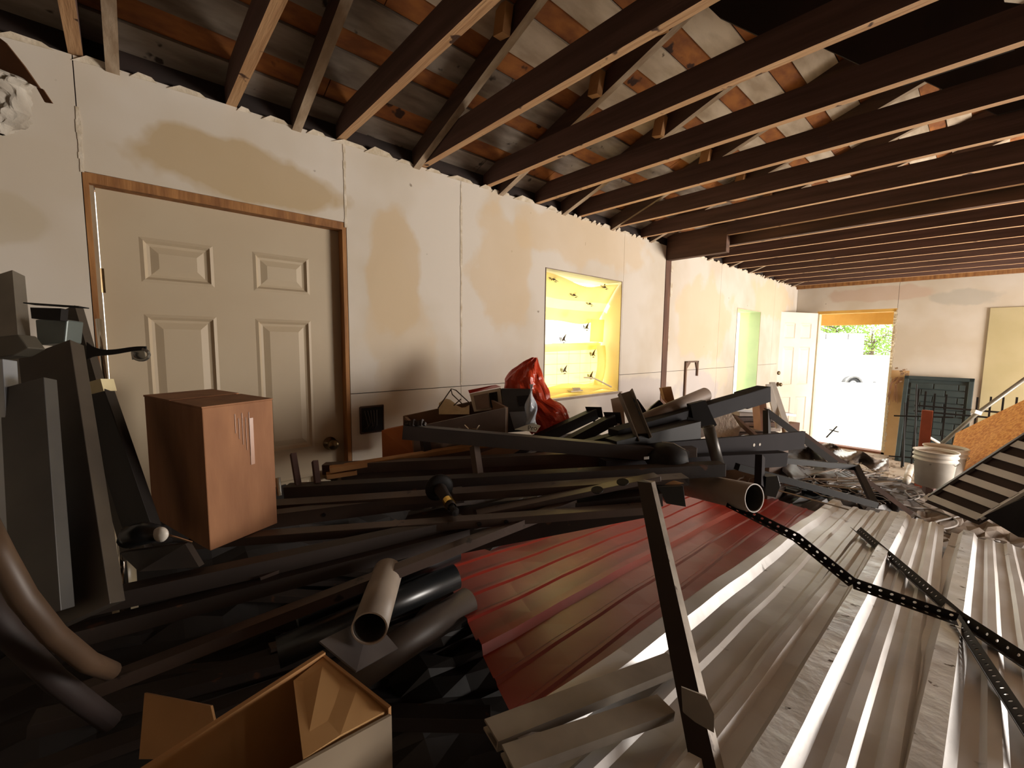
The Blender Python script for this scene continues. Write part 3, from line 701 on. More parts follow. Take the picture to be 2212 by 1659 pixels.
# two bed-rail lengths with hook plates
for i, (a, b, lab) in enumerate((((1000, 1025, 2.0), (1285, 893, 2.35), 'black rail with hooked end plate below the window, left of two'),
                                 ((1090, 1030, 1.98), (1325, 905, 2.25), 'black rail with hooked end plate below the window, right of two'))):
    t = bar('bed_rail', lab, a, b, .045, .055, 'angle', BLK, 'rail')
    e = at(*b); ax_ = (Rt*.92+V((0, 0, -.12))).normalized(); u_ = (V((0, 0, 1))).normalized()
    m = MB(); X = lambda a_, b_: e+ax_*a_+u_*b_
    m.slab([X(-.055, .03), X(.035, .04), X(.055, -.06), X(.03, -.075), X(.035, -.02), X(.01, -.02), X(.0, -.05), X(-.03, -.04)], .004, Fw*-1); m.build('hook_plate', BLK, t)
# big beam to the upper right
t = bar('steel_beam', 'large dark square beam pointing up right towards the window-side door', (1325, 946, 2.05), (1652, 850, 2.65), .07, .085, 'box', mat('dark_slate_steel', '2b292b', '222022', 3, .8, 0, spec=.12))
bar_cap = at(1652, 850, 2.65)
p = at(1625, 858, 2.6); MB().bar(at(1600, 865, 2.55), at(1650, 850, 2.66), .085, .094).build('end_sleeve', MC['dark_slate_steel'], t)
e = at(1515, 892, 2.30); m = MB(); m.slab([e+Rt*a_+Up*b_ for a_, b_ in ((-.08, .05), (.0, .07), (.03, .0), (.06, -.06), (.02, -.09), (-.06, -.05))], .05, Fw*-1); m.build('bracket', BLK, t)
t = bar('steel_beam', 'thick black beam with notched end plate under the large square beam', (1320, 975, 1.95), (1500, 930, 2.2), .08, .11, 'box', BLK)
e = at(1505, 930, 2.2); MB().slab([e+Rt*a_+Up*b_ for a_, b_ in ((-.05, .07), (.005, .06), (.012, .0), (.0, -.07), (-.03, -.075), (-.05, -.04))], .006, Fw*-1).build('end_plate', BLK, t)
bar('steel_beam', 'black bar between the two beams, seen left of the galvanised track', (1200, 985, 2.0), (1350, 945, 2.1), .05, .07, 'box', BLK)
# dark beam with two holes painted pale as light, and its continuation
t = bar('steel_beam', 'wide dark beam with two round holes with painted-in light, right of the short grey post', (1395, 982, 2.0), (1735, 950, 2.55), .02, .105, 'box', mat('dark_plum_steel', '2b2628', '221e20', 3, .8, 0, spec=.12), holes=[(.62, .009, HOLEL), (.66, .008, HOLEL)])
bar('steel_beam', 'dark beam under the two-holed beam, passing behind the grey post', (1300, 1010, 1.9), (1690, 990, 2.3), .06, .075, 'box', MC['dark_plum_steel'])
bar('upright_bar', 'short dark upright plate bar above the large grey pipe mouth', (1642, 985, 2.0), (1640, 1050, 1.95), .05, .03, 'box', MC['dark_plum_steel'], up=V((1, 0, 0)))
t = thing('angle_frame', at(1650, 885, 2.7), 'dark steel corner frame with an upright and a long sloping rail', 'frame')
FR = mat('grey_painted_angle', '413d3b', '33302e', 3, .7, 0, spec=.2)
MB().bar(at(1656, 888, 2.7), at(1657, 965, 2.65), .05, .03, up=V((1, 0, 0))).build('upright', FR, t)
MB().angle(at(1652, 888, 2.7), at(1800, 1000, 2.75), .05, .04).build('sloping_rail', FR, t)
bar('steel_angle', 'rust-edged angle continuing down right over the black tarpaulin', (1735, 938, 2.9), (1965, 1108, 2.9), .04, .03, 'angle', mat('rusty_brown_steel', '5e4438', '4a352b', 5, .6, .2))
t = thing('bar_frame', at(1600, 1010, 2.1), 'thin black square-bar frame with a pointed corner hanging over the bare sheets', 'frame')
MB().bar(at(1592, 1008, 2.05), at(1890, 1090, 2.25), .032, .032).build('lower_bar', BLK, t)
MB().bar(at(1890, 1092, 2.25), at(1850, 1008, 2.7), .03, .03).build('end_bar', BLK, t)
MB().bar(at(1850, 1010, 2.7), at(1600, 985, 2.4), .032, .032).build('upper_bar', BLK, t)
# leaning centre post
t = thing('leaning_post', at(1520, 1660, .80), 'dark square steel post leaning in the centre, right face painted as lit, over the bare sheets', 'post')
q0 = at(1395, 1040, 1.50); q1 = at(1535, 1700, .78)
tp_ = (q1-q0).normalized()
eL = -Rt*.030; eM = Rt*.012-Fw*.022; eR = Rt*.034+Fw*.004; eB = Fw*.03
def wedge(a_, b_, c_, th_=.0): return MB().add([q0+a_, q0+b_, q0+c_, q1+a_, q1+b_, q1+c_], [(0,1,4,3),(1,2,5,4),(2,0,3,5),(0,2,1),(3,4,5)])
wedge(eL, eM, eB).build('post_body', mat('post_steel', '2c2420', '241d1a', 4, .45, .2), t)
wedge(eM, eR, eB).build('painted_lit_face', mat('lit_face_paint', '9a9186', '7d746a', 14, .5, .4, spots=('4b3f37', 20, .62)), t)  # paler colour paints the light falling on the right face, plus dark spots
e = at(1500, 1522, .80); m = MB(); m.slab([e+Rt*a_+Up*b_ for a_, b_ in ((-.025, .035), (.02, .018), (.035, -.015), (.035, -.05), (.0, -.03), (-.022, -.012))], .004, Fw*-1); m.build('side_tab', PGALV, t)
# perforated angles
def perfangle(name, label, pts, wd, up, pitch=.028, m=None):
    t = thing(name, pts[0], label, 'perforated angle')
    for a_, b_ in zip(pts, pts[1:]):
        L_ = (b_-a_).length; n = max(2, int(L_/pitch)); tt = (b_-a_).normalized(); s1 = (up-tt*up.dot(tt)).normalized(); s2 = tt.cross(s1)
        MB().perf(a_, b_, wd, s1, n, .0052).perf(a_, b_, wd, s2, n, .0052).build('perforated_length', m or mat('dark_slotted_steel', '2a2521', '201c19', 5, .6, 0, spec=.3), t, solid=.002)
    return t
perfangle('perforated_angle', 'bent perforated angle kinked in the middle, crossing the bare sheets from the pipe', [at(1570, 1088, 1.78), at(1722, 1165, 1.66), at(1842, 1262, 1.50), at(2066, 1340, 1.36)], .026, V((.2, -.1, 1)))
perfangle('perforated_angle', 'wide perforated angle sloping down right over the bright ribs', [ons(1850, 1148, .05), ons(2060, 1335, .04), ons(2290, 1490, .03)], .036, V((.6, -.5, .6)), .034)
perfangle('perforated_angle', 'perforated angle running steeply down to the lower right corner', [ons(2050, 1330, .05), ons(2250, 1650, .03)], .030, V((.8, -.3, .5)), .030)

# pipes
def pipe(name, label, a, b, r, th, m, n=28, bore=False):
    p0 = at(*a); p1 = at(*b); t = tag(MB().pipe(p0, p1, r, r-th, n).build(name, m, smooth=False, origin=p0), label, 'pipe')
    for p in t.data.polygons: p.use_smooth = abs(p.normal.dot((p1-p0).normalized())) < .5
    if bore:
        t['_o'] = tuple(p0); d_ = (p1-p0).normalized(); MB().pipe(p0, p1-d_*.004, r-th-.0005, r-th-.002, n).build('bore_shade_liner', mat('bore_shade', '46433e', '33302c', 4, .8), t)  # dark liner added to paint the shade inside the pipe mouth
    return t
pipe('large_pipe', 'large grey plastic pipe with a dark open mouth above the bare sheets', (1440, 1035, 2.15), (1630, 1076, 1.72), .058, .004, PVC, bore=True)
pipe('drain_pipe', 'grey-beige pipe stub with round open mouth above the near cardboard box', (838, 1235, 1.30), (798, 1358, 1.05), .044, .004, PVC, bore=True)
pipe('round_pipe', 'brownish round pipe end pointing up right above the large square beam', (1370, 918, 2.2), (1524, 852, 2.45), .040, .003, mat('brown_grey_pipe', '8a786a', '6c5c50', 4, .55))
pipe('short_post_pipe', 'short dark grey upright pipe stub right of centre', (1552, 1005, 2.0), (1530, 921, 2.0), .026, .003, mat('dark_grey_pipe', '56524d', '45413d', 4, .45, .3))
pipe('black_pipe', 'glossy black pipe behind the grey-beige stub, upper of the three', (640, 1330, 1.30), (985, 1190, 1.62), .040, .004, BPL)
pipe('black_pipe', 'glossy black pipe behind the grey-beige stub, middle one of the three', (600, 1410, 1.2), (985, 1245, 1.50), .042, .004, BPL)
pipe('brown_tube', 'dull brown tube slipping under the near edge of the red sheet', (700, 1500, 1.10), (1010, 1300, 1.50), .048, .004, mat('dull_brown_tube', '4d4037', '3a3029', 4, .5))
pipe('post_stub', 'pale upright round post stub left of the large brown cardboard box foot', (272, 1330, 1.30), (262, 1150, 1.32), .030, .003, mat('cream_tube', 'b7a88b', '9a8b70', 4, .35))
# plate under the pipe
tag(MB().slab([at(690, 1385, 1.02), at(800, 1330, 1.2), at(860, 1400, 1.15), at(770, 1450, .98)], .004).build('steel_plate', mat('grey_plate', '5b5452', '4a4341', 5, .5, .3)), 'grey flat plate with rivets under the pipe stub near the cardboard box', 'plate')

# furniture leg with brass ferrule
c = at(948, 1052, 1.62); d_ = at(985, 1110, 1.42)-c
t = thing('furniture_leg', c, 'turned dark furniture leg with round foot plate and shiny brass ferrule', 'leg')
L_ = d_.length; dn = d_.normalized()
MB().lathe(c, [(0, 0), (.052, 0), (.054, .008), (.046, .018), (.022, .022), (0, .022)], 24, dn).build('foot_plate', BLK, t, smooth=True)
MB().lathe(c+dn*.015, [(.024, 0), (.019, L_*.5), (.016, L_*.72)], 16, dn).build('tapered_leg', DARKW, t, smooth=True)
MB().lathe(c+dn*(L_*.55), [(0, 0), (.020, 0), (.020, .032), (0, .032)], 20, dn).build('brass_ferrule', mat('bright_brass', 'd6b45c', 'c29f49', 5, .25, 1), t)
MB().lathe(c+dn*(L_*.75), [(.012, 0), (.010, .03), (.016, .036), (.012, .05), (0, .052)], 12, dn).build('leg_tip', BLK, t)
# corner trim galvanised track
a = at(1392, 950, 1.98); b = at(1350, 846, 2.05)
t = thing('metal_track', a, 'dull galvanised slotted track standing upright in the heap below the window', 'metal track')
MB().chan(a, b, .045, .065, up=Rt).build('track_body', PGALV, t)
for f_ in (.55, .68, .82): 
    c = a+(b-a)*f_+Rt*.018-Fw*.028; MB().slab([c+Rt*x_+Up*y_ for x_, y_ in ((-.006, .012), (.004, .004), (.008, -.012), (-.002, -.004))], .002, Fw*-1).build('slot', BLK, t)
# small blocks and scraps near the heap top
def block(name, label, pts, d, th, m, cat): return tag(MB().slab([at(x_, y_, d) for x_, y_ in pts], th, Fw).build(name, m, bevel=.001), label, cat)
block('wood_block', 'tan wood block standing in the heap beside the stud strip', [(1430, 838), (1450, 835), (1458, 868), (1448, 876), (1436, 862)], 2.5, .05, WOOD, 'wood block')
block('steel_bracket', 'black bent bracket with a light gap behind the slotted track', [(1370, 866), (1378, 862), (1398, 890), (1408, 878), (1425, 864), (1440, 880), (1425, 900), (1385, 902)], 2.35, .02, BLK, 'bracket')
block('carton_flap', 'grey-beige carton flap sticking up left of the slotted track', [(1320, 862), (1345, 856), (1358, 990), (1342, 995)], 2.35, .01, mat('dull_carton', 'b09c88', '9c8976', 4, .8), 'cardboard')
block('white_scrap', 'white folded paper scrap behind the notched black beam', [(1484, 900), (1530, 890), (1545, 935), (1480, 958)], 2.8, .02, mat('white_scrap_paper', 'e6e1da', 'cfcac2', 5, .7), 'paper')
block('white_scrap', 'pale crumpled foil sheet right of the black bracket', [(1535, 900), (1575, 885), (1600, 925), (1585, 975), (1540, 960)], 3.0, .02, mat('foil_sheet', 'c9b9a8', 'a28f80', 12, .3, .3, bump=.4), 'foil sheet')
block('clip', 'black plastic clip on the heap in front of the large grey pipe', [(1420, 1052), (1476, 1050), (1482, 1095), (1440, 1088)], 1.62, .03, BPL, 'clip')
block('wood_chip', 'small tan wood chip lit on top of the heap beside the black clip', [(1430, 1046), (1455, 1038), (1478, 1044), (1452, 1050)], 1.66, .008, WOOD, 'wood chip')
block('black_fitting', 'black squared pipe fitting right of the large grey pipe mouth', [(1655, 1030), (1680, 1028), (1686, 1050), (1676, 1075), (1652, 1070)], 1.95, .06, BPL, 'fitting')
block('white_tag', 'tiny bright white label on the dark beam near the centre', [(1391, 987), (1402, 986), (1402, 992), (1391, 993)], 1.72, .002, WHITEG, 'label')
t = thing('round_hub', at(1455, 975, 1.9), 'dark curved cover with a pale rim on the heap centre', 'cover')
MB().lathe(at(1440, 985, 1.92), [(0, .05), (.05, .045), (.085, .02), (.095, -.02)], 24, V((.2, -.3, 1))).build('dome', BLK, t, smooth=True)
MB().tube([at(1430, 955, 1.84), at(1455, 958, 1.84), at(1480, 972, 1.84)], .003, 6).build('pale_rim', PGALV, t)

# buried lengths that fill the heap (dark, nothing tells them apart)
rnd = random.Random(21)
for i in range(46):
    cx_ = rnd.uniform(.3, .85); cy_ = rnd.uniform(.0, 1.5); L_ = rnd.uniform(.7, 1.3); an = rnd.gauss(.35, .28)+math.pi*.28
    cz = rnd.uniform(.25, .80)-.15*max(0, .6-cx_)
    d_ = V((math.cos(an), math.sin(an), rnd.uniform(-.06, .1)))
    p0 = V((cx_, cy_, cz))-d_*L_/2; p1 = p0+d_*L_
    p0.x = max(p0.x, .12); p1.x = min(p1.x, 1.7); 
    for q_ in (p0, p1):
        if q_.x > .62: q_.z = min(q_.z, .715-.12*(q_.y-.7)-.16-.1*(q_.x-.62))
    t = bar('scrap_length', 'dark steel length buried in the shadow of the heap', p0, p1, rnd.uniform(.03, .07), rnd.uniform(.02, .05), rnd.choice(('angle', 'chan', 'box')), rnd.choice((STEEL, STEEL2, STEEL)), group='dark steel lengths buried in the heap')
# mound of scrap underneath, touching the floor
def mound(name, label, x0, x1, y0, y1, hf, m, cat, n=28, seed=1, wall=False):
    r = random.Random(seed); J = [[r.uniform(-1, 1) for _ in range(n+1)] for _ in range(n+1)]
    def P(u, v):
        i = int(round(u*n)); j_ = int(round(v*n)); e = max(0, math.sin(math.pi*(.5+.5*u if wall else u)))**.45*math.sin(math.pi*v)**.45
        return V((x0+(x1-x0)*u+J[i][j_]*.02, y0+(y1-y0)*v, max(0, hf(u, v)*e+J[j_][i]*.04*e)))
    return tag(MB().grid(P, n, n).build(name, m), label, cat, kind='stuff')
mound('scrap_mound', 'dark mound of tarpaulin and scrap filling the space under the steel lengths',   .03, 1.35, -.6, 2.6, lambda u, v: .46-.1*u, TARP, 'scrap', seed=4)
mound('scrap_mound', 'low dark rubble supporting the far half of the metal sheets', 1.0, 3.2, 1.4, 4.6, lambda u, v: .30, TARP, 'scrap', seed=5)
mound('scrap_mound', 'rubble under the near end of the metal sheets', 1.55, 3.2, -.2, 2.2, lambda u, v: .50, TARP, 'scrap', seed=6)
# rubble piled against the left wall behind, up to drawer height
mound('scrap_mound', 'dark heap added as shade fill in front of the closed door, under the tall box', .03, 1.05, -1.3, 1.7, lambda u, v: .93-.45*u, mat('shade_fill_scrap', '1f1a17', '2b2420', 6, .8), 'scrap', seed=14, wall=True)  # dark heap added to fill the blackness below the bars
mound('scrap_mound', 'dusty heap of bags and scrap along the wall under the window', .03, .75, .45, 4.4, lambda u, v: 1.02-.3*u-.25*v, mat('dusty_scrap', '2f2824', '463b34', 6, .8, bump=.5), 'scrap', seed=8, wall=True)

# ================================================================ LEFT AND FRONT OBJECTS
# tall cardboard box
A_ = at(435, 870, 1.22); B_ = at(588, 858, 1.42); C_ = at(312, 872, 1.46)
zt = (A_.z+B_.z+C_.z)/3
u = V((B_.x-A_.x, B_.y-A_.y, 0)); v = V((C_.x-A_.x, C_.y-A_.y, 0)); zb = at(435, 1180, 1.25).z-.02
t = thing('cardboard_box', (A_.x, A_.y, zb), 'tall brown cardboard box standing on the heap in front of the closed door', 'box')
P = lambda a, b, z: V((A_.x, A_.y, z))+u*a+v*b
def boxmb(m, a0, a1, b0, b1, z0, z1):
    return m.add([P(a0,b0,z0),P(a1,b0,z0),P(a1,b1,z0),P(a0,b1,z0),P(a0,b0,z1),P(a1,b0,z1),P(a1,b1,z1),P(a0,b1,z1)], [(0,3,2,1),(4,5,6,7),(0,1,5,4),(1,2,6,5),(2,3,7,6),(3,0,4,7)])
boxmb(MB(), 0, 1, 0, 1, zb, zt).build('box_body', CARD, t, bevel=.003)
m = MB(); boxmb(m, -.005, 1.005, -.005, .485, zt, zt+.004); m.build('top_flap', CARD, t)
m = MB(); boxmb(m, -.005, 1.005, .515, 1.005, zt, zt+.006); m.build('top_flap', CARD, t)
m = MB()
for i in range(5): boxmb(m, .42+.05*i, .425+.05*i, -.004, 0, zt-.09-.02*i, zt-.03-.015*(i % 2))
boxmb(m, .62, .68, -.004, 0, zt-.20, zt-.05); m.build('peeled_tape', mat('packing_tape', 'b5876a', 'a97b5e', 9, .3), t)
# near open cardboard carton
d0 = .62
def q3(x_, y_, d): return at(x_, y_, d)
t = thing('open_carton', at(600, 1700, .75), 'open tan cardboard carton in the near foreground, long wall and end flap visible', 'box')
th = .006
TL = q3(700, 1412, .92); TR = q3(845, 1525, .78); BLf = q3(235, 1680, .62); 
ax1 = (BLf-TL); ax1.z *= .3; endd = TR-TL; dn = V((0, 0, -1))
def wallq(p, q, h, m, name, th=.006):
    n = (q-p).cross(V((0, 0, 1))).normalized(); return MB().slab([p, q, q-V((0, 0, h)), p-V((0, 0, h))], th, n).build(name, m, t)
wallq(TL, TL+ax1*1.2, .22, CARD2, 'long_wall')
wallq(TL, TR, .24, CARD2, 'end_wall')
wallq(at(846, 1545, .77), at(600, 1680, .60), .24, mat('grey_carton_side', '8d7d68', '7d6e5b', 4, .8), 'near_wall')
# end flap folded over between the walls
fl = MB().slab([at(634, 1470, .845), at(700, 1418, .915), at(775, 1478, .84), at(835, 1535, .78), at(735, 1588, .70), at(655, 1640, .64)], .004); fl.build('folded_flap', mat('flap_cardboard', 'c49a66', 'b48a57', 4, .8, bump=.1), t)
MB().bar(TL, TL+ax1*1.2, .010, .010).build('crease_roll', CARD2, t)
MB().slab([TL-V((0, 0, .22)), TR-V((0, 0, .22)), TR+ax1*1.2-V((0, 0, .22)), TL+ax1*1.2-V((0, 0, .22))], .005).build('carton_floor', CARD2, t)
tag(MB().slab([at(312, 1497, 1.0), at(455, 1525, .95), at(480, 1640, .9), at(300, 1640, .95)], .006).build('cardboard_scrap', CARD2), 'dim cardboard piece lying behind the open carton, lower left', 'cardboard')

# leaning cluster at the left
STUD = mat('dull_metal_stud', '544c43', '413a33', 4, .45, .4)
def lean(name, label, a, b, w_, h_, kind, m, cat, up=None): return bar(name, label, a, b, w_, h_, kind, m, cat, up=up or Rt)
lean('metal_stud', 'pale metal stud leaning on the wall at the far left edge', (18, 597, 1.30), (75, 1290, 1.05), .035, .06, 'chan', mat('pale_stud', '8c867b', '736d63', 4, .4, .5), 'metal stud')
lean('metal_stud', 'wide brown-grey metal stud leaning left of the door frame', (112, 760, 1.15), (190, 1330, .95), .04, .13, 'box', STUD, 'metal stud')
lean('metal_stud', 'grey metal stud behind the wide one, reaching highest left of the door', (150, 672, 1.40), (300, 1200, 1.25), .03, .065, 'chan', STUD, 'metal stud')
t = lean('dark_post', 'dark angle post with a strip of tape, leaning against the door frame', (205, 838, 1.28), (318, 1170, 1.2), .035, .075, 'box', mat('black_brown_post', '2a2420', '1d1916', 5, .5, .2), 'post')
MB().bar(at(203, 826, 1.28), at(210, 852, 1.28), .042, .082, up=Rt).build('tape_band', mat('masking_tape', 'd9cba0', 'c7b88c', 8, .7), t)
lean('metal_stud', 'blue-grey metal stud with rounded top in the left cluster', (62, 830, 1.0), (95, 1330, .9), .03, .10, 'box', mat('blue_grey_stud', '55534f', '434140', 4, .45, .4), 'metal stud')
lean('metal_stud', 'narrow bright metal stud at the left edge of the frame', (8, 780, 1.0), (30, 1180, .95), .03, .03, 'box', mat('bright_stud', 'a9adb2', '8b8f94', 4, .35, .5), 'metal stud')
t = thing('perforated_track', at(110, 660, 1.2), 'black slotted track resting across the tops of the leaning studs', 'metal track')
a = at(50, 654, 1.2); b = at(170, 662, 1.2); MB().perf(a, b, .03, Fw, 9, .008).build('slotted_top', BLK, t, solid=.003)
MB().slab([at(65, 664, 1.2), at(132, 666, 1.2), at(130, 692, 1.2), at(68, 688, 1.2)], .02, Fw).build('dark_side', BLK, t)
tag(MB().slab([at(75, 690, 1.25), at(145, 690, 1.25), at(140, 740, 1.25), at(80, 745, 1.25)], .05, Fw).build('metal_box', mat('dull_teal_metal', '5d6663', '4c5451', 4, .4, .3), bevel=.004), 'small dull green-grey metal box between the leaning studs', 'box')
tag(MB().slab([at(-20, 728, 1.0), at(38, 722, 1.0), at(60, 752, 1.0), at(30, 768, 1.0), at(-20, 775, 1.0)], .04, Fw).build('metal_clip', mat('olive_metal', '5a554a', '4a453b', 4, .5, .3), bevel=.003), 'olive-grey metal clip gripping the studs at the far left edge', 'clip')
# strap with ring
t = thing('strap', at(250, 760, 1.1), 'black strap ending in a silver ring, sticking out over the closed door', 'strap')
m = MB().grid(lambda u, v: at(188+128*u, 752+12*v*(1-u*.3)+22*math.exp(-u*9)*(v-.5)*1.2+8*math.sin(u*5)*.5, 1.1-.02*u), 14, 2); m.build('webbing', BLK, t, solid=.003)
MB().tube([at(305+17*math.cos(q*.45), 766+12*math.sin(q*.45), 1.08) for q in range(-3, 9)], .004, 8).build('ring', GALV, t)
MB().slab([at(282, 757, 1.085), at(310, 755, 1.085), at(315, 775, 1.085), at(285, 777, 1.085)], .003, Fw).build('buckle_plate', GALV, t)
# chrome poles
tag(MB().tube([at(213, 690, 1.45), at(232, 860, 1.42), at(250, 1060, 1.40), at(268, 1330, 1.35)], .0085, 14).build('chrome_rod', CHROME, smooth=True), 'thin chrome rod standing against the left door jamb', 'rod')
tag(MB().tube([at(248, 1052, 1.3), at(258, 1160, 1.28), at(272, 1335, 1.22)], .012, 14).build('chrome_tube', CHROME, smooth=True), 'short shiny chrome tube below the dark leaning post', 'tube')
# black handled tool
c = at(300, 1160, 1.12)
t = thing('hand_tool', c, 'black-handled tool with white round head and thin steel rod, left of the tall box', 'tool')
MB().tube([at(270, 1172, 1.12), at(283, 1158, 1.12), at(310, 1152, 1.12), at(345, 1152, 1.12)], [.02, .03, .03, .02], 12).build('handle', BPL, t, smooth=True)
MB().lathe(at(350, 1153, 1.11), [(0, 0), (.018, 0), (.02, .006), (.012, .012), (0, .013)], 18, -Fw).build('round_head', mat('white_head', 'ddd6ca', 'cfc7ba', 5, .4), t, smooth=True)
MB().tube([at(360, 1155, 1.11), at(415, 1172, 1.13)], .003, 6).build('steel_rod', CHROME, t)
tag(MB().slab([at(258, 1195, 1.15), at(400, 1175, 1.18), at(430, 1225, 1.15), at(300, 1235, 1.1)], .02, Fw).build('dark_bag', TARP), 'crumpled dark bag under the black-handled tool', 'bag')
# curved hose at far left
tag(MB().tube([at(-40, 1120, .55), at(0, 1200, .55), at(50, 1290, .56), at(115, 1370, .6), at(190, 1430, .66), at(240, 1450, .72)], .014, 14).build('curved_hose', HOSE, smooth=True), 'tan curved hose sweeping in at the lower left edge', 'hose')
tag(MB().tube([at(-60, 1260, .6), at(20, 1370, .62), at(120, 1470, .68), at(240, 1560, .75)], .016, 10).build('curved_hose', mat('dark_hose', '241714', '1b110e', 5, .7), smooth=True), 'dark red-brown hose below the tan curved hose', 'hose')
# insulation hanging at top left
t = thing('insulation_batt', at(20, 180, 1.25), 'torn white insulation hanging with brown kraft paper at the upper left edge', 'insulation')
irow = [(158, -40, 20), (170, -40, 50), (178, -40, 64), (190, -40, 44), (215, -40, 51), (245, -40, 55), (262, -40, 34), (272, -30, 20), (290, -6, 8)]
def insp(u, v):
    k = v*(len(irow)-1); i0 = min(int(k), len(irow)-2); f_ = k-i0; y_, a_, b_ = [irow[i0][q]*(1-f_)+irow[i0+1][q]*f_ for q in range(3)]
    th = u*2*math.pi; c0 = at((a_+b_)/2, y_, 1.27); hw = (b_-a_)/2/FPX*1.27
    return c0+Rt*(hw*math.cos(th)*(1+.05*math.sin(19*v)))+V((-Rt.y, Rt.x, 0))*(min(hw, .05)*.9*math.sin(th)*(1+.25*math.sin(7*th+v*19)+.15*math.sin(13*th-v*31)))
MB().grid(insp, 44, 30).build('white_fibre', INSUL, t)
MB().slab([at(-30, 60, 1.27), at(10, 90, 1.27), at(50, 140, 1.27), at(85, 190, 1.27), at(60, 178, 1.27), at(0, 160, 1.27), at(-30, 158, 1.27)], .006, Fw).build('kraft_paper', mat('kraft_paper', '6d4626', '573519', 5, .8), t)
MB().slab([at(78, 188, 1.24), at(92, 192, 1.24), at(112, 222, 1.24), at(96, 220, 1.24)], .004, Fw).build('kraft_paper_tip', MC['kraft_paper'], t)

# stakes and pins by the tall box
for (a, b, lab) in (((633, 980, 1.8), (645, 1052, 1.75), 'rusty square stake standing before the door, taller of two'), ((680, 996, 1.8), (686, 1045, 1.76), 'rusty square stake standing before the door, shorter of two')):
    bar('stake', lab, a, b, .022, .022, 'box', mat('rusty_stake', '4a3027', '3a251e', 9, .8), 'stake', up=V((1, 0, 0)))
tag(MB().tube([at(604, 1070, 1.6), at(600, 1032, 1.6)], .009, 10).build('steel_pin', CHROME), 'small bright steel pin right of the tall cardboard box', 'pin')
# lumber
bar('lumber_board', 'orange-tan board lying below the door knobs, running right behind the steel', (712, 1014, 1.85), (1080, 955, 2.15), .05, .022, 'box', WOOD, 'board')
bar('lumber_board', 'short tan board end crossing under the long orange-tan board', (705, 1028, 1.85), (770, 1018, 1.9), .05, .02, 'box', WOOD, 'board')
bar('shelf_leg', 'dark wooden leg standing under the ragged beam, left', (917, 945, 2.05), (925, 1000, 2.02), .04, .03, 'box', DARKW, 'leg', up=V((1, 0, 0)))
bar('shelf_leg', 'grey-brown wooden leg crossing the level beams, centre left', (1025, 965, 1.9), (1035, 1035, 1.82), .035, .03, 'box', mat('worn_wood', '5c4a3f', '4a3a31', 5, .7), 'leg', up=V((1, 0, 0)))
tag(MB().slab([at(824, 930, 2.15), at(872, 920, 2.2), at(900, 925, 2.15), at(902, 990, 2.12), at(826, 998, 2.12)], .10, Fw).build('orange_carton', mat('orange_cardboard', 'b06a34', '9c5a2b', 4, .75), bevel=.002), 'small orange-brown carton on the heap under the outlet hole', 'box')
tag(MB().slab([at(960, 995, 1.98), at(1030, 990, 1.98), at(1032, 1015, 1.95), at(958, 1020, 1.95)], .05, Fw).build('pale_carton', mat('pale_pinkish_carton', 'b59a8a', 'a48a7a', 8, .8)), 'small pale carton tucked behind the grey-brown leg', 'box')
tag(MB().slab([at(1035, 980, 2.05), at(1090, 962, 2.1), at(1140, 962, 2.1), at(1100, 985, 2.05), at(1040, 1005, 2.0)], .02, Fw).build('wood_sheet', mat('brown_ply', '7d5f4b', '6a4f3e', 6, .7)), 'brown plywood scrap with pale edge under the ragged beam', 'board')
# drawer
FL = at(895, 922, 2.10); FR_ = at(1092, 880, 2.10); BL_ = at(872, 898, 2.30)
t = thing('wooden_drawer', at(900, 985, 2.05), 'open wooden drawer with scuffed grey-brown front panel, on the heap left of the white-framed box', 'drawer')
DRW = mat('drawer_wood', '7d5e45', '654a35', 5, .7); DRF = mat('drawer_front_laminate', '7a6a62', '66574f', 5, .35, spots=('93857c', 8, .66))
hv = .20; 
def vpan(p, q, h, m, name, th=.014): n = (q-p).cross(V((0, 0, 1))).normalized(); return MB().slab([p, q, q-V((0, 0, h)), p-V((0, 0, h))], th, n).build(name, m, t)
BR_ = FR_+(BL_-FL)
fp = vpan(FL, FR_, hv, DRF, 'front_panel'); vpan(BL_, BR_, hv, DRW, 'back_panel'); vpan(FL, BL_, hv, DRW, 'side_panel'); vpan(FR_, BR_, hv, DRW, 'side_panel')
MB().slab([FL-V((0,0,hv)), FR_-V((0,0,hv)), BR_-V((0,0,hv)), BL_-V((0,0,hv))], .01).build('bottom_panel', DRW, t)
MB().bar(FR_-Fw*.01, FR_-Fw*.01-V((0, 0, hv)), .006, .01, up=Rt).build('edge_trim', mat('white_edge', 'd8d0c6', 'c8c0b6', 5, .3), t)
MB().tube([at(1005, 918, 2.05), at(1013, 926, 2.03), at(1030, 928, 2.03), at(1036, 920, 2.05)], .005, 8).build('pull_handle', CHROME, fp)
t = thing('paper_bag', at(950, 880, 2.18), 'crumpled yellowish paper bag lying in the drawer', 'bag')
MB().grid(lambda u, v: at(948+66*u, 895-24*math.sin(v*1.5)-10*math.sin(u*6)*v, 2.22+.08*v), 8, 6).build('crumpled_paper', mat('yellow_paper', 'c7b18a', 'a8926f', 9, .8, bump=.4), t)
tag(MB().tube([at(946, 882, 2.2), at(975, 840, 2.2), at(985, 843, 2.2), at(1016, 872, 2.2), at(1000, 874, 2.2), at(977, 852, 2.2), at(974, 841, 2.2)], .003, 6).tube([at(996, 862, 2.2), at(980, 876, 2.2)], .003, 6).build('bent_wire', mat('brown_wire', '4a3826', '3a2b1d', 5, .6)), 'bent brown wire loop sticking up out of the drawer', 'wire')
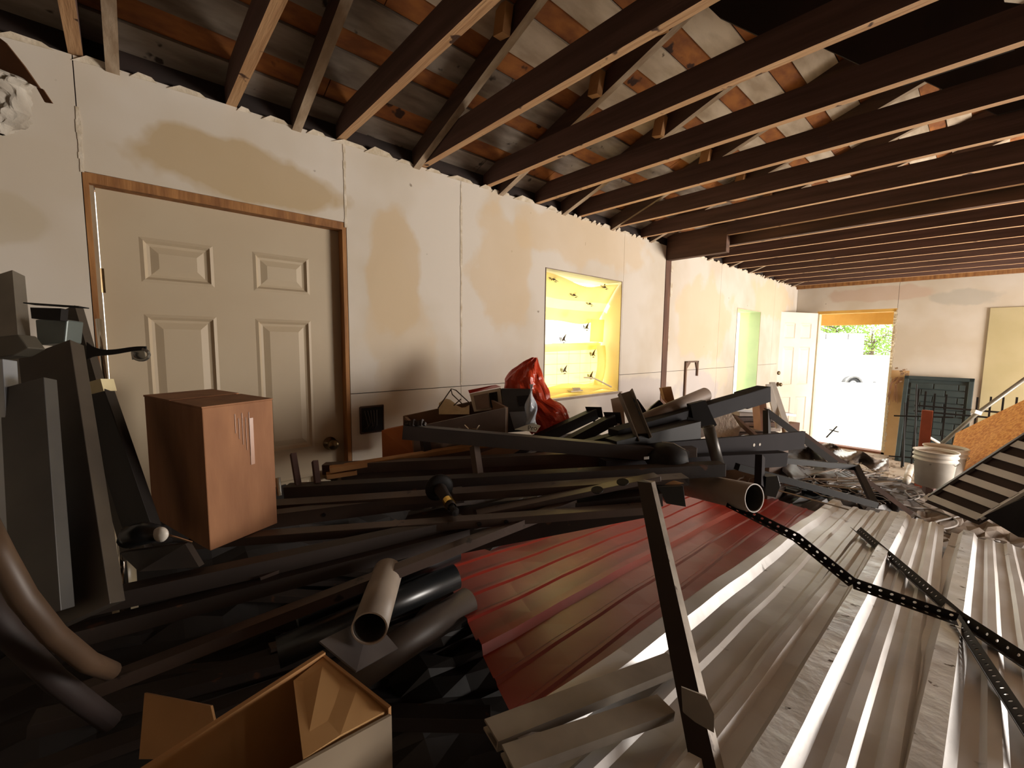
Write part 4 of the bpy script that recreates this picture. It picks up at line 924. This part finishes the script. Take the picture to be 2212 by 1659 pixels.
# white framed picture box, red edge
t = thing('heater_box', at(1055, 890, 2.25), 'small white-fronted appliance with red top edge, between drawer and red bag', 'appliance')
MB().slab([at(1014, 851, 2.28), at(1081, 838, 2.28), at(1087, 882, 2.25), at(1024, 890, 2.25)], .12, Fw).build('case', mat('cream_plastic', 'd6c9b4', 'c7baa5', 5, .5), t, bevel=.003)
MB().slab([at(1023, 855, 2.27), at(1054, 849, 2.27), at(1058, 880, 2.24), at(1029, 885, 2.24)], .004, -Fw).build('brown_window', mat('dusty_window', '8a7568', '77645a', 5, .5), t)
MB().slab([at(1056, 849, 2.27), at(1074, 846, 2.27), at(1077, 882, 2.24), at(1060, 880, 2.24)], .004, -Fw).build('dark_window', BLK, t)
MB().slab([at(1011, 843, 2.29), at(1070, 831, 2.35), at(1082, 836, 2.28), at(1014, 850, 2.28)], .12, Fw).build('red_top', mat('red_lacquer', 'b0281f', '9a221a', 4, .4), t)
t = thing('black_appliance', at(1125, 925, 2.2), 'black plastic machine with grey lower half, beside the white appliance', 'appliance')
MB().slab([at(1082, 839, 2.24), at(1150, 840, 2.24), at(1156, 930, 2.18), at(1093, 935, 2.18)], .16, Fw).build('case', mat('dark_machine', '3a3836', '2d2b2a', 4, .35), t, bevel=.004)
MB().slab([at(1116, 856, 2.235), at(1146, 853, 2.235), at(1150, 876, 2.22), at(1122, 878, 2.22)], .006, -Fw).build('screen', BLK, t)
MB().slab([at(1100, 890, 2.2), at(1150, 888, 2.2), at(1154, 925, 2.17), at(1112, 930, 2.17)], .006, -Fw).build('grey_front', GREY, t)
# red bag, white bag, bottle
def blob(center, rx, ry, rz_, seed, n=20, m2=12, jag=.18):
    r = random.Random(seed); ph = [r.uniform(0, 6) for _ in range(6)]
    def P(u, v):
        th = u*2*math.pi; ps = (v-.5)*math.pi*.995
        k = 1+jag*(math.sin(3*th+ph[0]+2*ps)*.5+math.sin(7*th+ph[1])*math.cos(4*ps+ph[2])*.35+math.sin(11*th+5*ps+ph[3])*.25)
        return V(center)+Rt*(rx*k*math.cos(ps)*math.cos(th))+bkv*(ry*k*math.cos(ps)*math.sin(th))+V((0, 0, rz_*k*math.sin(ps)))
    return MB().grid(P, n, m2)
bkv = V((-Rt.y, Rt.x, 0)).normalized()
t = thing('red_bag', at(1170, 925, 2.35), 'bright orange-red plastic bag slumped against the wall left of the window', 'bag')
rows = [(774, 1150, 1160), (784, 1128, 1163), (800, 1106, 1169), (820, 1090, 1176), (842, 1088, 1184), (860, 1090, 1190), (874, 1098, 1212), (888, 1110, 1226), (905, 1122, 1229), (922, 1136, 1222), (936, 1150, 1205)]
def bagp(u, v):
    k = v*(len(rows)-1); i0 = min(int(k), len(rows)-2); f_ = k-i0; y_, a_, b_ = [rows[i0][q]*(1-f_)+rows[i0+1][q]*f_ for q in range(3)]
    c0 = at((a_+b_)/2, y_, 2.36); hw = (b_-a_)/2/FPX*2.36; th = u*2*math.pi
    cr = 1+.10*math.sin(5*th+v*9)+.07*math.sin(9*th-v*17)+.05*math.sin(14*th+v*23)
    cx_ = 1+.03*math.sin(11*v*3)
    return c0+Rt*(hw*math.cos(th)*cx_)+V((-Rt.y, Rt.x, 0))*(min(hw, .10)*.75*math.sin(th)*cr)+V((0, 0, .006*math.sin(7*th+v*20)))
MB().grid(bagp, 48, 30).build('bag_film', BAGR, t, solid=.0015)
t = tag(MB().grid(lambda u, v: at(1150-18*v+30*u*v-6*(1-v)*(1-u)+4*math.sin(v*9+u*3), 830+88*v, 2.15-.03*math.sin(u*3.14)+.012*math.sin(u*9+v*14)), 10, 14).build('white_bag', BAGW, smooth=True, solid=.002), 'thin white plastic bag hanging in front of the red bag', 'bag')
t = thing('printed_carton', at(1140, 925, 2.0), 'small pale printed packet with black lettering lying behind the steel beams', 'packet')
MB().slab([at(1112, 928, 2.06), at(1150, 914, 2.12), at(1168, 920, 2.1), at(1158, 934, 2.05)], .02, Fw).build('packet_body', mat('pale_packet', 'c9ccc0', 'b3b6aa', 5, .4), t)
def text(s, p, xdir, ydir, size, m, parent, name='lettering'):
    cu = bpy.data.curves.new(name, 'FONT'); cu.body = s; cu.size = size; cu.extrude = .0006; cu.align_x = 'CENTER'; cu.align_y = 'CENTER'
    tmp = bpy.data.objects.new('tmp', cu); COL.objects.link(tmp); dg = bpy.context.evaluated_depsgraph_get()
    me = bpy.data.meshes.new_from_object(tmp.evaluated_get(dg)); bpy.data.objects.remove(tmp); me.materials.clear(); me.materials.append(m)
    o = bpy.data.objects.new(name, me); COL.objects.link(o); o.parent = parent
    xd = xdir.normalized(); yd = (ydir-xd*ydir.dot(xd)).normalized(); zd = xd.cross(yd); M_ = Matrix((xd, yd, zd)).transposed().to_4x4(); M_.translation = p-V(parent['_o']); o.matrix_local = M_
    return o
text('Pro', at(1150, 925, 2.06), Rt, Up, .032, INK, t)

# ================================================================ BACK OF THE ROOM
# stack of books / boards under window 2
for i in range(6):
    c = at(1618, 945-9*i, 3.9); z = .62+.045*i
    o = c; m = MB(); a_ = rnd.uniform(-.08, .08)
    X1 = V((math.cos(.9+a_), math.sin(.9+a_), 0)); Y1 = V((-X1.y, X1.x, 0)); cc = V((c.x, c.y, z+.15))
    w_, d_ = rnd.uniform(.17, .21), .13
    pts = [cc-X1*w_-Y1*d_, cc+X1*w_-Y1*d_, cc+X1*w_+Y1*d_, cc-X1*w_+Y1*d_]
    tag(m.slab(pts, .036, V((0, 0, 1))).build('magazine_stack', (BOOK, mat('dark_cover', '4c3f3a', '5f504a', 6, .8), mat('pale_cover', 'b5a79b', 'a39589', 6, .7))[i % 3], bevel=.002),
        ('lowest', 'second lowest', 'third from bottom', 'fourth from bottom', 'fifth from bottom', 'topmost')[i]+' bundle in the stack under the far narrow window', 'magazine bundle', 'bundles stacked under the far window')
cbase = at(1618, 960, 3.9)
tag(MB().box((cbase.x-.25, cbase.y-.25, 0), (cbase.x+.25, cbase.y+.25, .76)).build('storage_crate', mat('dusty_brown_crate', '5d4c42', '4c3d35', 5, .8), bevel=.005), 'dusty brown crate carrying the stacked bundles', 'crate')
tag(MB().slab([at(1583, 888, 3.7), at(1660, 893, 3.7), at(1720, 900, 3.9), at(1650, 882, 4.1)], .02).build('white_board', WHITEG), 'white flat board lying on top of the stacked bundles', 'board')
for i, (a, b, lab) in enumerate((((1660, 830, 3.3), (1683, 925, 3.2), 'white plastic trim strip leaning at the shadowed wall, left of two'), ((1668, 826, 3.35), (1712, 960, 3.1), 'longer white trim strip leaning at the shadowed wall, right of two'))):
    bar('trim_strip', lab, a, b, .012, .045, 'box', mat('white_trim', 'ded8cf', 'cdc7be', 5, .5), 'strip', up=Rt)
tag(MB().slab([at(1640, 870, 3.3), at(1655, 870, 3.3), at(1662, 930, 3.2), at(1645, 930, 3.2)], .1, Fw).build('terracotta_pot', mat('pinkish_cardboard', 'b08a78', '9c7768', 5, .8)), 'pinkish cardboard sleeve upright behind the corner frame', 'cardboard')
tag(MB().slab([at(1706, 916, 3.6), at(1728, 913, 3.6), at(1724, 965, 3.6), at(1712, 967, 3.6)], .12, Fw).build('cut_blocks', mat('pink_brown_wood', 'b3907f', '9b7a6b', 5, .8)), 'small pinkish wood block beside the foot of the open door', 'wood block')
# white things behind the beams
tag(MB().slab([at(1555, 955, 2.7), at(1620, 935, 3.0), at(1680, 960, 2.9), at(1600, 985, 2.6)], .02).build('enamel_sheet', WHITEG), 'white flat sheet lying below the stacked bundles behind the two-holed beam', 'sheet')
for i in range(7):
    x_ = 1555+i*17; tag(MB().tube([at(x_, 985, 2.7), at(x_+rnd.uniform(-10, 25), 945, 2.75), at(x_+rnd.uniform(10, 60), 960+rnd.uniform(-10, 20), 2.8)], .006, 6).build('bent_cable', mat('grey_cable', '5b534d', '48413c', 5, .6), smooth=True), 'thin grey cable looping above the two-holed beam', 'cable', 'thin cables looping above the beam')
bar('pry_tool', 'brown-handled long tool lying diagonally under the stacked bundles', (1585, 900, 3.1), (1640, 950, 2.9), .03, .03, 'box', mat('brown_handle', '5f4334', '4b3428', 5, .6), 'tool')
# wire tangle and thin rods
m = MB(); r9 = random.Random(5)
for i in range(230):
    px0 = r9.uniform(1600, 1890); py0 = 985+(px0-1600)*.13+r9.uniform(-15, 60); d = r9.uniform(2.7, 4.0)
    p = onz(px0, min(max(py0, 1010), 1075), r9.uniform(.28, .5)); an = r9.uniform(0, 6.28); pts = []
    L_ = r9.uniform(.12, .5); cur = r9.uniform(-2.5, 2.5)
    for k in range(6):
        pts.append(p.copy()); an += cur*.2; p = p+V((math.cos(an), math.sin(an), r9.uniform(-.25, .25)))*L_/5; p.z = max(.2, min(.62, p.z))
    m.tube(pts, r9.uniform(.002, .006), 4)
tag(m.build('wire_tangle', mat('dull_wire', '7a6e64', '574d45', 5, .5, .2)), 'tangle of cut wire and thin branches beyond the large grey pipe', 'wire', kind='stuff')
for i in range(12):
    p0 = onz(r9.uniform(1640, 1800), r9.uniform(1020, 1055), .45); an = r9.uniform(-.6, .9); L_ = r9.uniform(.3, .7)
    tag(MB().tube([p0, p0+V((math.cos(an)*L_, math.sin(an)*L_, r9.uniform(0, .1)))], r9.uniform(.005, .01), 6).build('thin_rod', mat('grey_rod', 'a59a8e', '857a6f', 5, .5)), 'thin grey rod lying in the wire tangle', 'rod', 'thin rods in the wire tangle')
# black tarpaulin over the heap towards the door
def tarp(u, v):
    a = V(onz(1700, 985, .55)); 
    x_ = 1690+270*u; ytop = 945+20*math.sin(u*3)+150*u**1.6; p = onz(x_, ytop+75*v*(1-.3*u)+8*math.sin(u*20+v*6), .62-.42*u-.1*v+.05*math.sin(u*9+v*7)+.03*math.sin(u*23))
    return p
tag(MB().grid(tarp, 30, 10).build('tarpaulin', TARP, smooth=True, solid=.004), 'black tarpaulin humped over the heap before the open doorway', 'tarpaulin')
tag(MB().grid(lambda u, v: onz(1750+170*u, 950+45*u+v*28+5*math.sin(u*17), .50-.25*u-.12*v+.05*math.sin(u*12+v*4)), 24, 6).build('plastic_film', mat('smoky_film', '6d635c', '8c8178', 7, .25, bump=.4), smooth=True, solid=.002), 'smoky grey crumpled film on the heap crest facing the doorway', 'plastic film')
mound('scrap_mound', 'scrap heap carrying the tarpaulin and wire tangle before the doorway', .5, 2.0, 3.6, 6.9, lambda u, v: .42-.32*v, TARP, 'scrap', seed=9)
# cross-shaped rod
t = thing('wire_cross', at(1785, 945, 4.6), 'thin bent rod with a crosspiece sticking up against the bright doorway', 'rod')
MB().tube([at(1785, 945, 4.6), at(1808, 921, 4.6)], .008, 6).tube([at(1792, 928, 4.6), at(1811, 933, 4.6)], .006, 6).build('crossed_rod', BLK, t)
# debris on the floor near the doorway
m = MB()
for i in range(420):
    p = onz(r9.uniform(1780, 2060), r9.uniform(975, 1090), .0); s = r9.uniform(.006, .035); an = r9.uniform(0, 3)
    if not (.1 < p.x < 3 and p.y < YB-.1): continue
    X1 = V((math.cos(an), math.sin(an), 0)); Y1 = V((-X1.y, X1.x, 0))
    m.slab([p-X1*s-Y1*s*.5, p+X1*s-Y1*s*.5, p+X1*s+Y1*s*.4, p-X1*s*.7+Y1*s*.6], r9.uniform(.003, .014), V((0, 0, 1)))
tag(m.build('floor_debris', mat('pale_debris', 'b5a594', '8f8071', 8, .9)), 'pale broken drywall crumbs scattered on the floor by the doorway', 'debris', kind='stuff')

# cords looping on the floor at right
for i, (pts, lab, r_) in enumerate((
    ([(1850, 1045), (1900, 1075), (1960, 1095), (2010, 1100), (2060, 1120), (2065, 1135), (2030, 1142), (2020, 1128), (2060, 1118), (2090, 1112)], 'grey cord looping beside the bottom corner of the slatted panel', .009),
    ([(1860, 1062), (1930, 1090), (1985, 1118), (2040, 1150), (2100, 1160), (2170, 1172)], 'dark cord running along the far edge of the bare sheets', .008),
    ([(1900, 1050), (1950, 1078), (1985, 1075), (1975, 1060), (1955, 1062), (1990, 1090), (2040, 1110)], 'second looped grey cord below the bucket', .007))):
    P_ = [onz(x_, y_, .16) for x_, y_ in pts]; sm = []
    for k in range(len(P_)-1):
        p0 = P_[max(k-1, 0)]; p1 = P_[k]; p2 = P_[k+1]; p3 = P_[min(k+2, len(P_)-1)]
        for s_ in range(5):
            tt = s_/5; sm.append(.5*((2*p1)+(p2-p0)*tt+(2*p0-5*p1+4*p2-p3)*tt*tt+(3*p1-p0-3*p2+p3)*tt**3))
    tag(MB().tube(sm, r_, 8).build('cord', mat('grey_cord', '6d655d', '57504a', 5, .6), smooth=True), lab, 'cord')
mound('scrap_mound', 'flat brown drop cloth and rubble on the floor beyond the bare sheets', 1.5, 2.9, 3.9, 6.4, lambda u, v: .13, mat('brown_dropcloth', '6f6153', '554a40', 5, .85), 'scrap', seed=12)

# buckets
def bucket(x_, yb, ytop, Yd, label, r_=.155):
    c = V((ony(x_, yb, Yd).x, Yd, 0)); zt_ = ony(x_, ytop, Yd).z; zb_ = max(.0, ony(x_, yb, Yd).z)
    t = thing('bucket', (c.x, c.y, zb_), label, 'bucket'); h = zt_-zb_
    MB().lathe((c.x, c.y, zb_), [(0, 0), (r_*.84, 0), (r_*.97, h*.72), (r_*1.05, h*.73), (r_*1.05, h*.76), (r_*.98, h*.77), (r_*.99, h*.84), (r_*1.06, h*.85), (r_*1.06, h*.88), (r_, h*.89), (r_, h*.97), (r_*1.07, h*.975), (r_*1.07, h), (r_*.97, h), (r_*.93, h*.5), (r_*.80, .01), (0, .01)], 36).build('pail', WHITE, t, smooth=True)
    MB().lathe((c.x, c.y, zb_+h*.93), [(0, 0), (r_*.96, 0)], 36).build('contents', mat('grey_beige_fill', '8f8273', '75695c', 9, .9), t)
    MB().tube([V((c.x, c.y, zb_+h*.8))+V((math.cos(q)*r_*1.08, math.sin(q)*r_*1.08*.5-r_*.6, -math.sin(q)*.09)) for q in [k*math.pi/10 for k in range(11)]], .003, 6).build('wire_handle', GALV, t, smooth=True)
    return t
bucket(2014, 1048, 972, 5.6, 'white plastic pail in front, with ribbed rim and dusty contents', .150)
bucket(2036, 1030, 964, 6.1, 'second white pail half hidden behind the front pail', .160)
# red brown post
a = ony(1992, 975, 6.6); tp = ony(1999, 886, 6.6)
tag(MB().box((a.x-.035, 6.57, 0), (a.x+.055, 6.63, tp.z)).build('post', TERRA, bevel=.004), 'short red-brown post standing behind the pails', 'post')
# conduit pole with tee
t = thing('conduit_pole', at(2030, 975, 4.9), 'long grey conduit pole slanting up to the right edge over the strand board', 'pole')
MB().tube([at(2030, 962, 5.2), at(2108, 895, 5.0), at(2240, 800, 4.7)], .022, 12).build('tube', mat('grey_conduit', '7f7c72', '68655c', 4, .45, .4), t, smooth=True)
MB().bar(at(2102, 888, 4.95), at(2116, 893, 4.95), .05, .04).build('coupling', WHITE, t)
MB().tube([at(2008, 945, 5.2), at(2030, 958, 5.2), at(2022, 962, 5.2)], .016, 8).build('white_tip', WHITE, t)
MB().tube([at(2010, 962, 5.2), at(2036, 958, 5.2)], .01, 8).build('white_cross_tip', WHITE, t)

# dark embossed panel leaning on the back wall
xL, xR_ = 1.43, 2.12; zT = 1.21; yT = YB-.06; yBt = YB-.30
t = thing('embossed_panel', (1.77, yBt, 0), 'dark grey-green embossed panel with framed blocks leaning on the back wall', 'panel')
DG = mat('dark_green_grey_plastic', '3f4a4b', '343e3f', 4, .3); tv = V((0, yT-yBt, zT)).normalized(); xv = V((1, 0, 0)); nv = xv.cross(tv).normalized()
if nv.y > 0: nv = -nv
Lp = V((0, yT-yBt, zT)).length; O_ = V((xL, yBt, .0)); W_ = xR_-xL
PP = lambda a, b, c=0: O_+xv*a+tv*b+nv*c
def pbox(m, a0, a1, b0, b1, c0, c1): return m.add([PP(a0,b0,c0),PP(a1,b0,c0),PP(a1,b1,c0),PP(a0,b1,c0),PP(a0,b0,c1),PP(a1,b0,c1),PP(a1,b1,c1),PP(a0,b1,c1)], [(0,3,2,1),(4,5,6,7),(0,1,5,4),(1,2,6,5),(2,3,7,6),(3,0,4,7)])
pbox(MB(), 0, W_, 0, Lp, -.02, 0).build('backing', DG, t)
for (a0, a1, b0, b1) in ((0, W_, Lp-.05, Lp), (0, W_, 0, .05), (0, .05, 0, Lp), (W_-.05, W_, 0, Lp)): pbox(MB(), a0, a1, b0, b1, 0, .028).build('border_rail', DG, t, bevel=.006)
b = .07; row = 0
while b < Lp-.12:
    off = 0 if row % 2 else -.12; a = .07
    cuts = [.07]+[c for c in (.07+.24+off, .07+.48+off) if .12 < c < W_-.12]+[W_-.07]
    for c0, c1 in zip(cuts, cuts[1:]): pbox(MB(), c0+.006, c1-.006, b, b+.075, 0, .016).build('raised_block', DG, t, bevel=.004)
    b += .09; row += 1
# wrought iron grille behind the board
t = thing('iron_grille', (2.0, 7.7, 0), 'black iron bar grille standing before the dark panel, behind the strand board', 'grille')
YG = 7.6
for (x_, yt) in ((1962, 860), (1985, 840), (2000, 845), (2020, 850), (2045, 852), (2112, 858), (2141, 857), (2168, 858), (2197, 858)):
    tp = ony(x_, yt, YG); zt_ = tp.z
    MB().bar((tp.x, YG, .02), (tp.x, YG, zt_), .018, .018, up=V((0, 1, 0))).build('upright_bar', BLK, t)
for yy in (878, 893):
    a = ony(2010 if yy < 880 else 2040, yy, YG); MB().bar((1.62, YG-.015, a.z), (2.75, YG-.015, a.z), .02, .02).build('cross_rail', BLK, t)
t = thing('wire_rack', (1.7, 7.2, 0), 'thin black wire rack standing upright right of the doorway', 'rack')
for (x_, y0_, y1_) in ((1955, 870, 1008), (1980, 830, 970)): 
    a = ony(x_, y0_, 7.3); b2 = ony(x_-4, y1_, 7.1); MB().tube([a, b2], .009, 6).build('wire_upright', BLK, t)
for (xa, ya, xb, yb) in ((1931, 898, 2060, 902), (1920, 985, 1990, 990)):
    MB().tube([ony(xa, ya, 7.2), ony(xb, yb, 7.2)], .009, 6).build('wire_rail', BLK, t)
# torn wiring clump at door jamb
t = thing('wall_damage', (1.30, YB-.02, 1.2), 'torn wall opening with hanging wires beside the right door jamb', 'wall damage')
m = MB(); c = ony(1945, 815, YB-.03)
for i in range(16):
    q = V((c.x+r9.uniform(-.07, .09), YB-.03-r9.random()*.05, c.z+r9.uniform(-.12, .12))); s = r9.uniform(.01, .035)
    m.slab([q, q+V((s, 0, .3*s)), q+V((s*.8, -.01, s)), q+V((-.2*s, -.01, .7*s))], .01, V((0, -1, 0)))
m.build('broken_pieces', mat('broken_brown_pieces', 'a08468', '7c6049', 9, .85), t)
m = MB()
for i in range(9):
    x_ = c.x-.09+r9.uniform(-.03, .07); m.tube([(x_+.06, YB-.03, c.z), (x_, YB-.07, c.z-.1), (x_+r9.uniform(-.03, .03), YB-.04, c.z-.3-r9.random()*.1)], .004, 5)
m.build('hanging_wire', mat('tan_wire', 'a97f66', '8d6650', 5, .6), t)

# strand board
q = [at(2036, 1052, 4.4), at(2236, 974, 3.75), at(2236, 852, 4.2), at(2064, 936, 4.9)]
nrm = (q[1]-q[0]).cross(q[3]-q[0]).normalized(); nrm = nrm if nrm.dot(CAM-q[0]) < 0 else -nrm
t = tag(MB().slab(q, .014, nrm).build('strand_board', OSB), 'orange-tan strand board leaning at the right edge, above the white slatted panel', 'board')
# slatted panel
t = thing('slatted_panel', at(2060, 1100, 3.3), 'white slatted metal panel lying tilted under the strand board at the right edge', 'slatted panel')
c0 = at(2000, 1072, 3.35); c1 = at(2117, 1120, 3.05); e0 = at(2000+330, 1072-215, 2.9); ee = (e0-c0); ee = ee*1.0
pr = lambda a, b: c0+(c1-c0)*a+ee*b
MB().slab([pr(0, -.02), pr(1, -.02), pr(1, .03), pr(0, .03)], .014).build('end_rail', WHITEG, t); MB().bar(pr(1, 0), pr(1, 1), .035, .02).build('side_rail', WHITEG, t); MB().bar(pr(.05, 0), pr(.05, 1), .03, .02).build('side_rail', mat('dark_rail', '3b3431', '2e2826', 5, .5), t)
for i in range(1, 9): MB().slab([pr(.08, i*.115-.022), pr(.97, i*.115-.022), pr(.97, i*.115+.030), pr(.08, i*.115+.030)], .010).build('slat', WHITEG, t)
MB().slab([pr(.0, .0)-V((0, 0, .05)), pr(1, 0)-V((0, 0, .05)), pr(1, 1)-V((0, 0, .05)), pr(0, 1)-V((0, 0, .05))], .01).build('dark_backing', mat('dark_maroon_backing', '3a2a28', '2e201f', 5, .7), t)
MB().slab([pr(1, 0)-V((0, 0, .01)), pr(1, 1)-V((0, 0, .01)), pr(1, 1)-V((0, 0, .16)), pr(1, 0)-V((0, 0, .03))], .012).build('side_edge', mat('mauve_edge', '8d7a78', '786765', 5, .5), t)
tag(MB().slab([at(2125, 1115, 3.0), at(2330, 1020, 2.6), at(2330, 1180, 2.6), at(2200, 1160, 2.9)], .3, V((.2, .9, 0))).build('black_sack', mat('black_sack', '1b1719', '262122', 4, .6, bump=.3)), 'black sack under the slatted panel at the right edge', 'sack')
# brick chunk and rolls near buckets
tag(MB().slab([at(1992, 1040, 4.4), at(2022, 1028, 4.5), at(2032, 1040, 4.4), at(2016, 1058, 4.2), at(2000, 1050, 4.3)], .12, V((0, .6, -1)).normalized()).build('wood_offcut', mat('maroon_brown', '5b3f3a', '4a332f', 5, .7)), 'dark reddish offcut block at the corner of the strand board', 'wood block')
tag(MB().tube([onz(1958, 1040, .12), onz(1968, 1008, .12)], .035, 12).build('cloth_roll', WHITE, smooth=True), 'pale rolled cloth lying left of the front pail', 'roll')

# tidy helper properties
for o in bpy.data.objects:
    if '_o' in o: del o['_o']
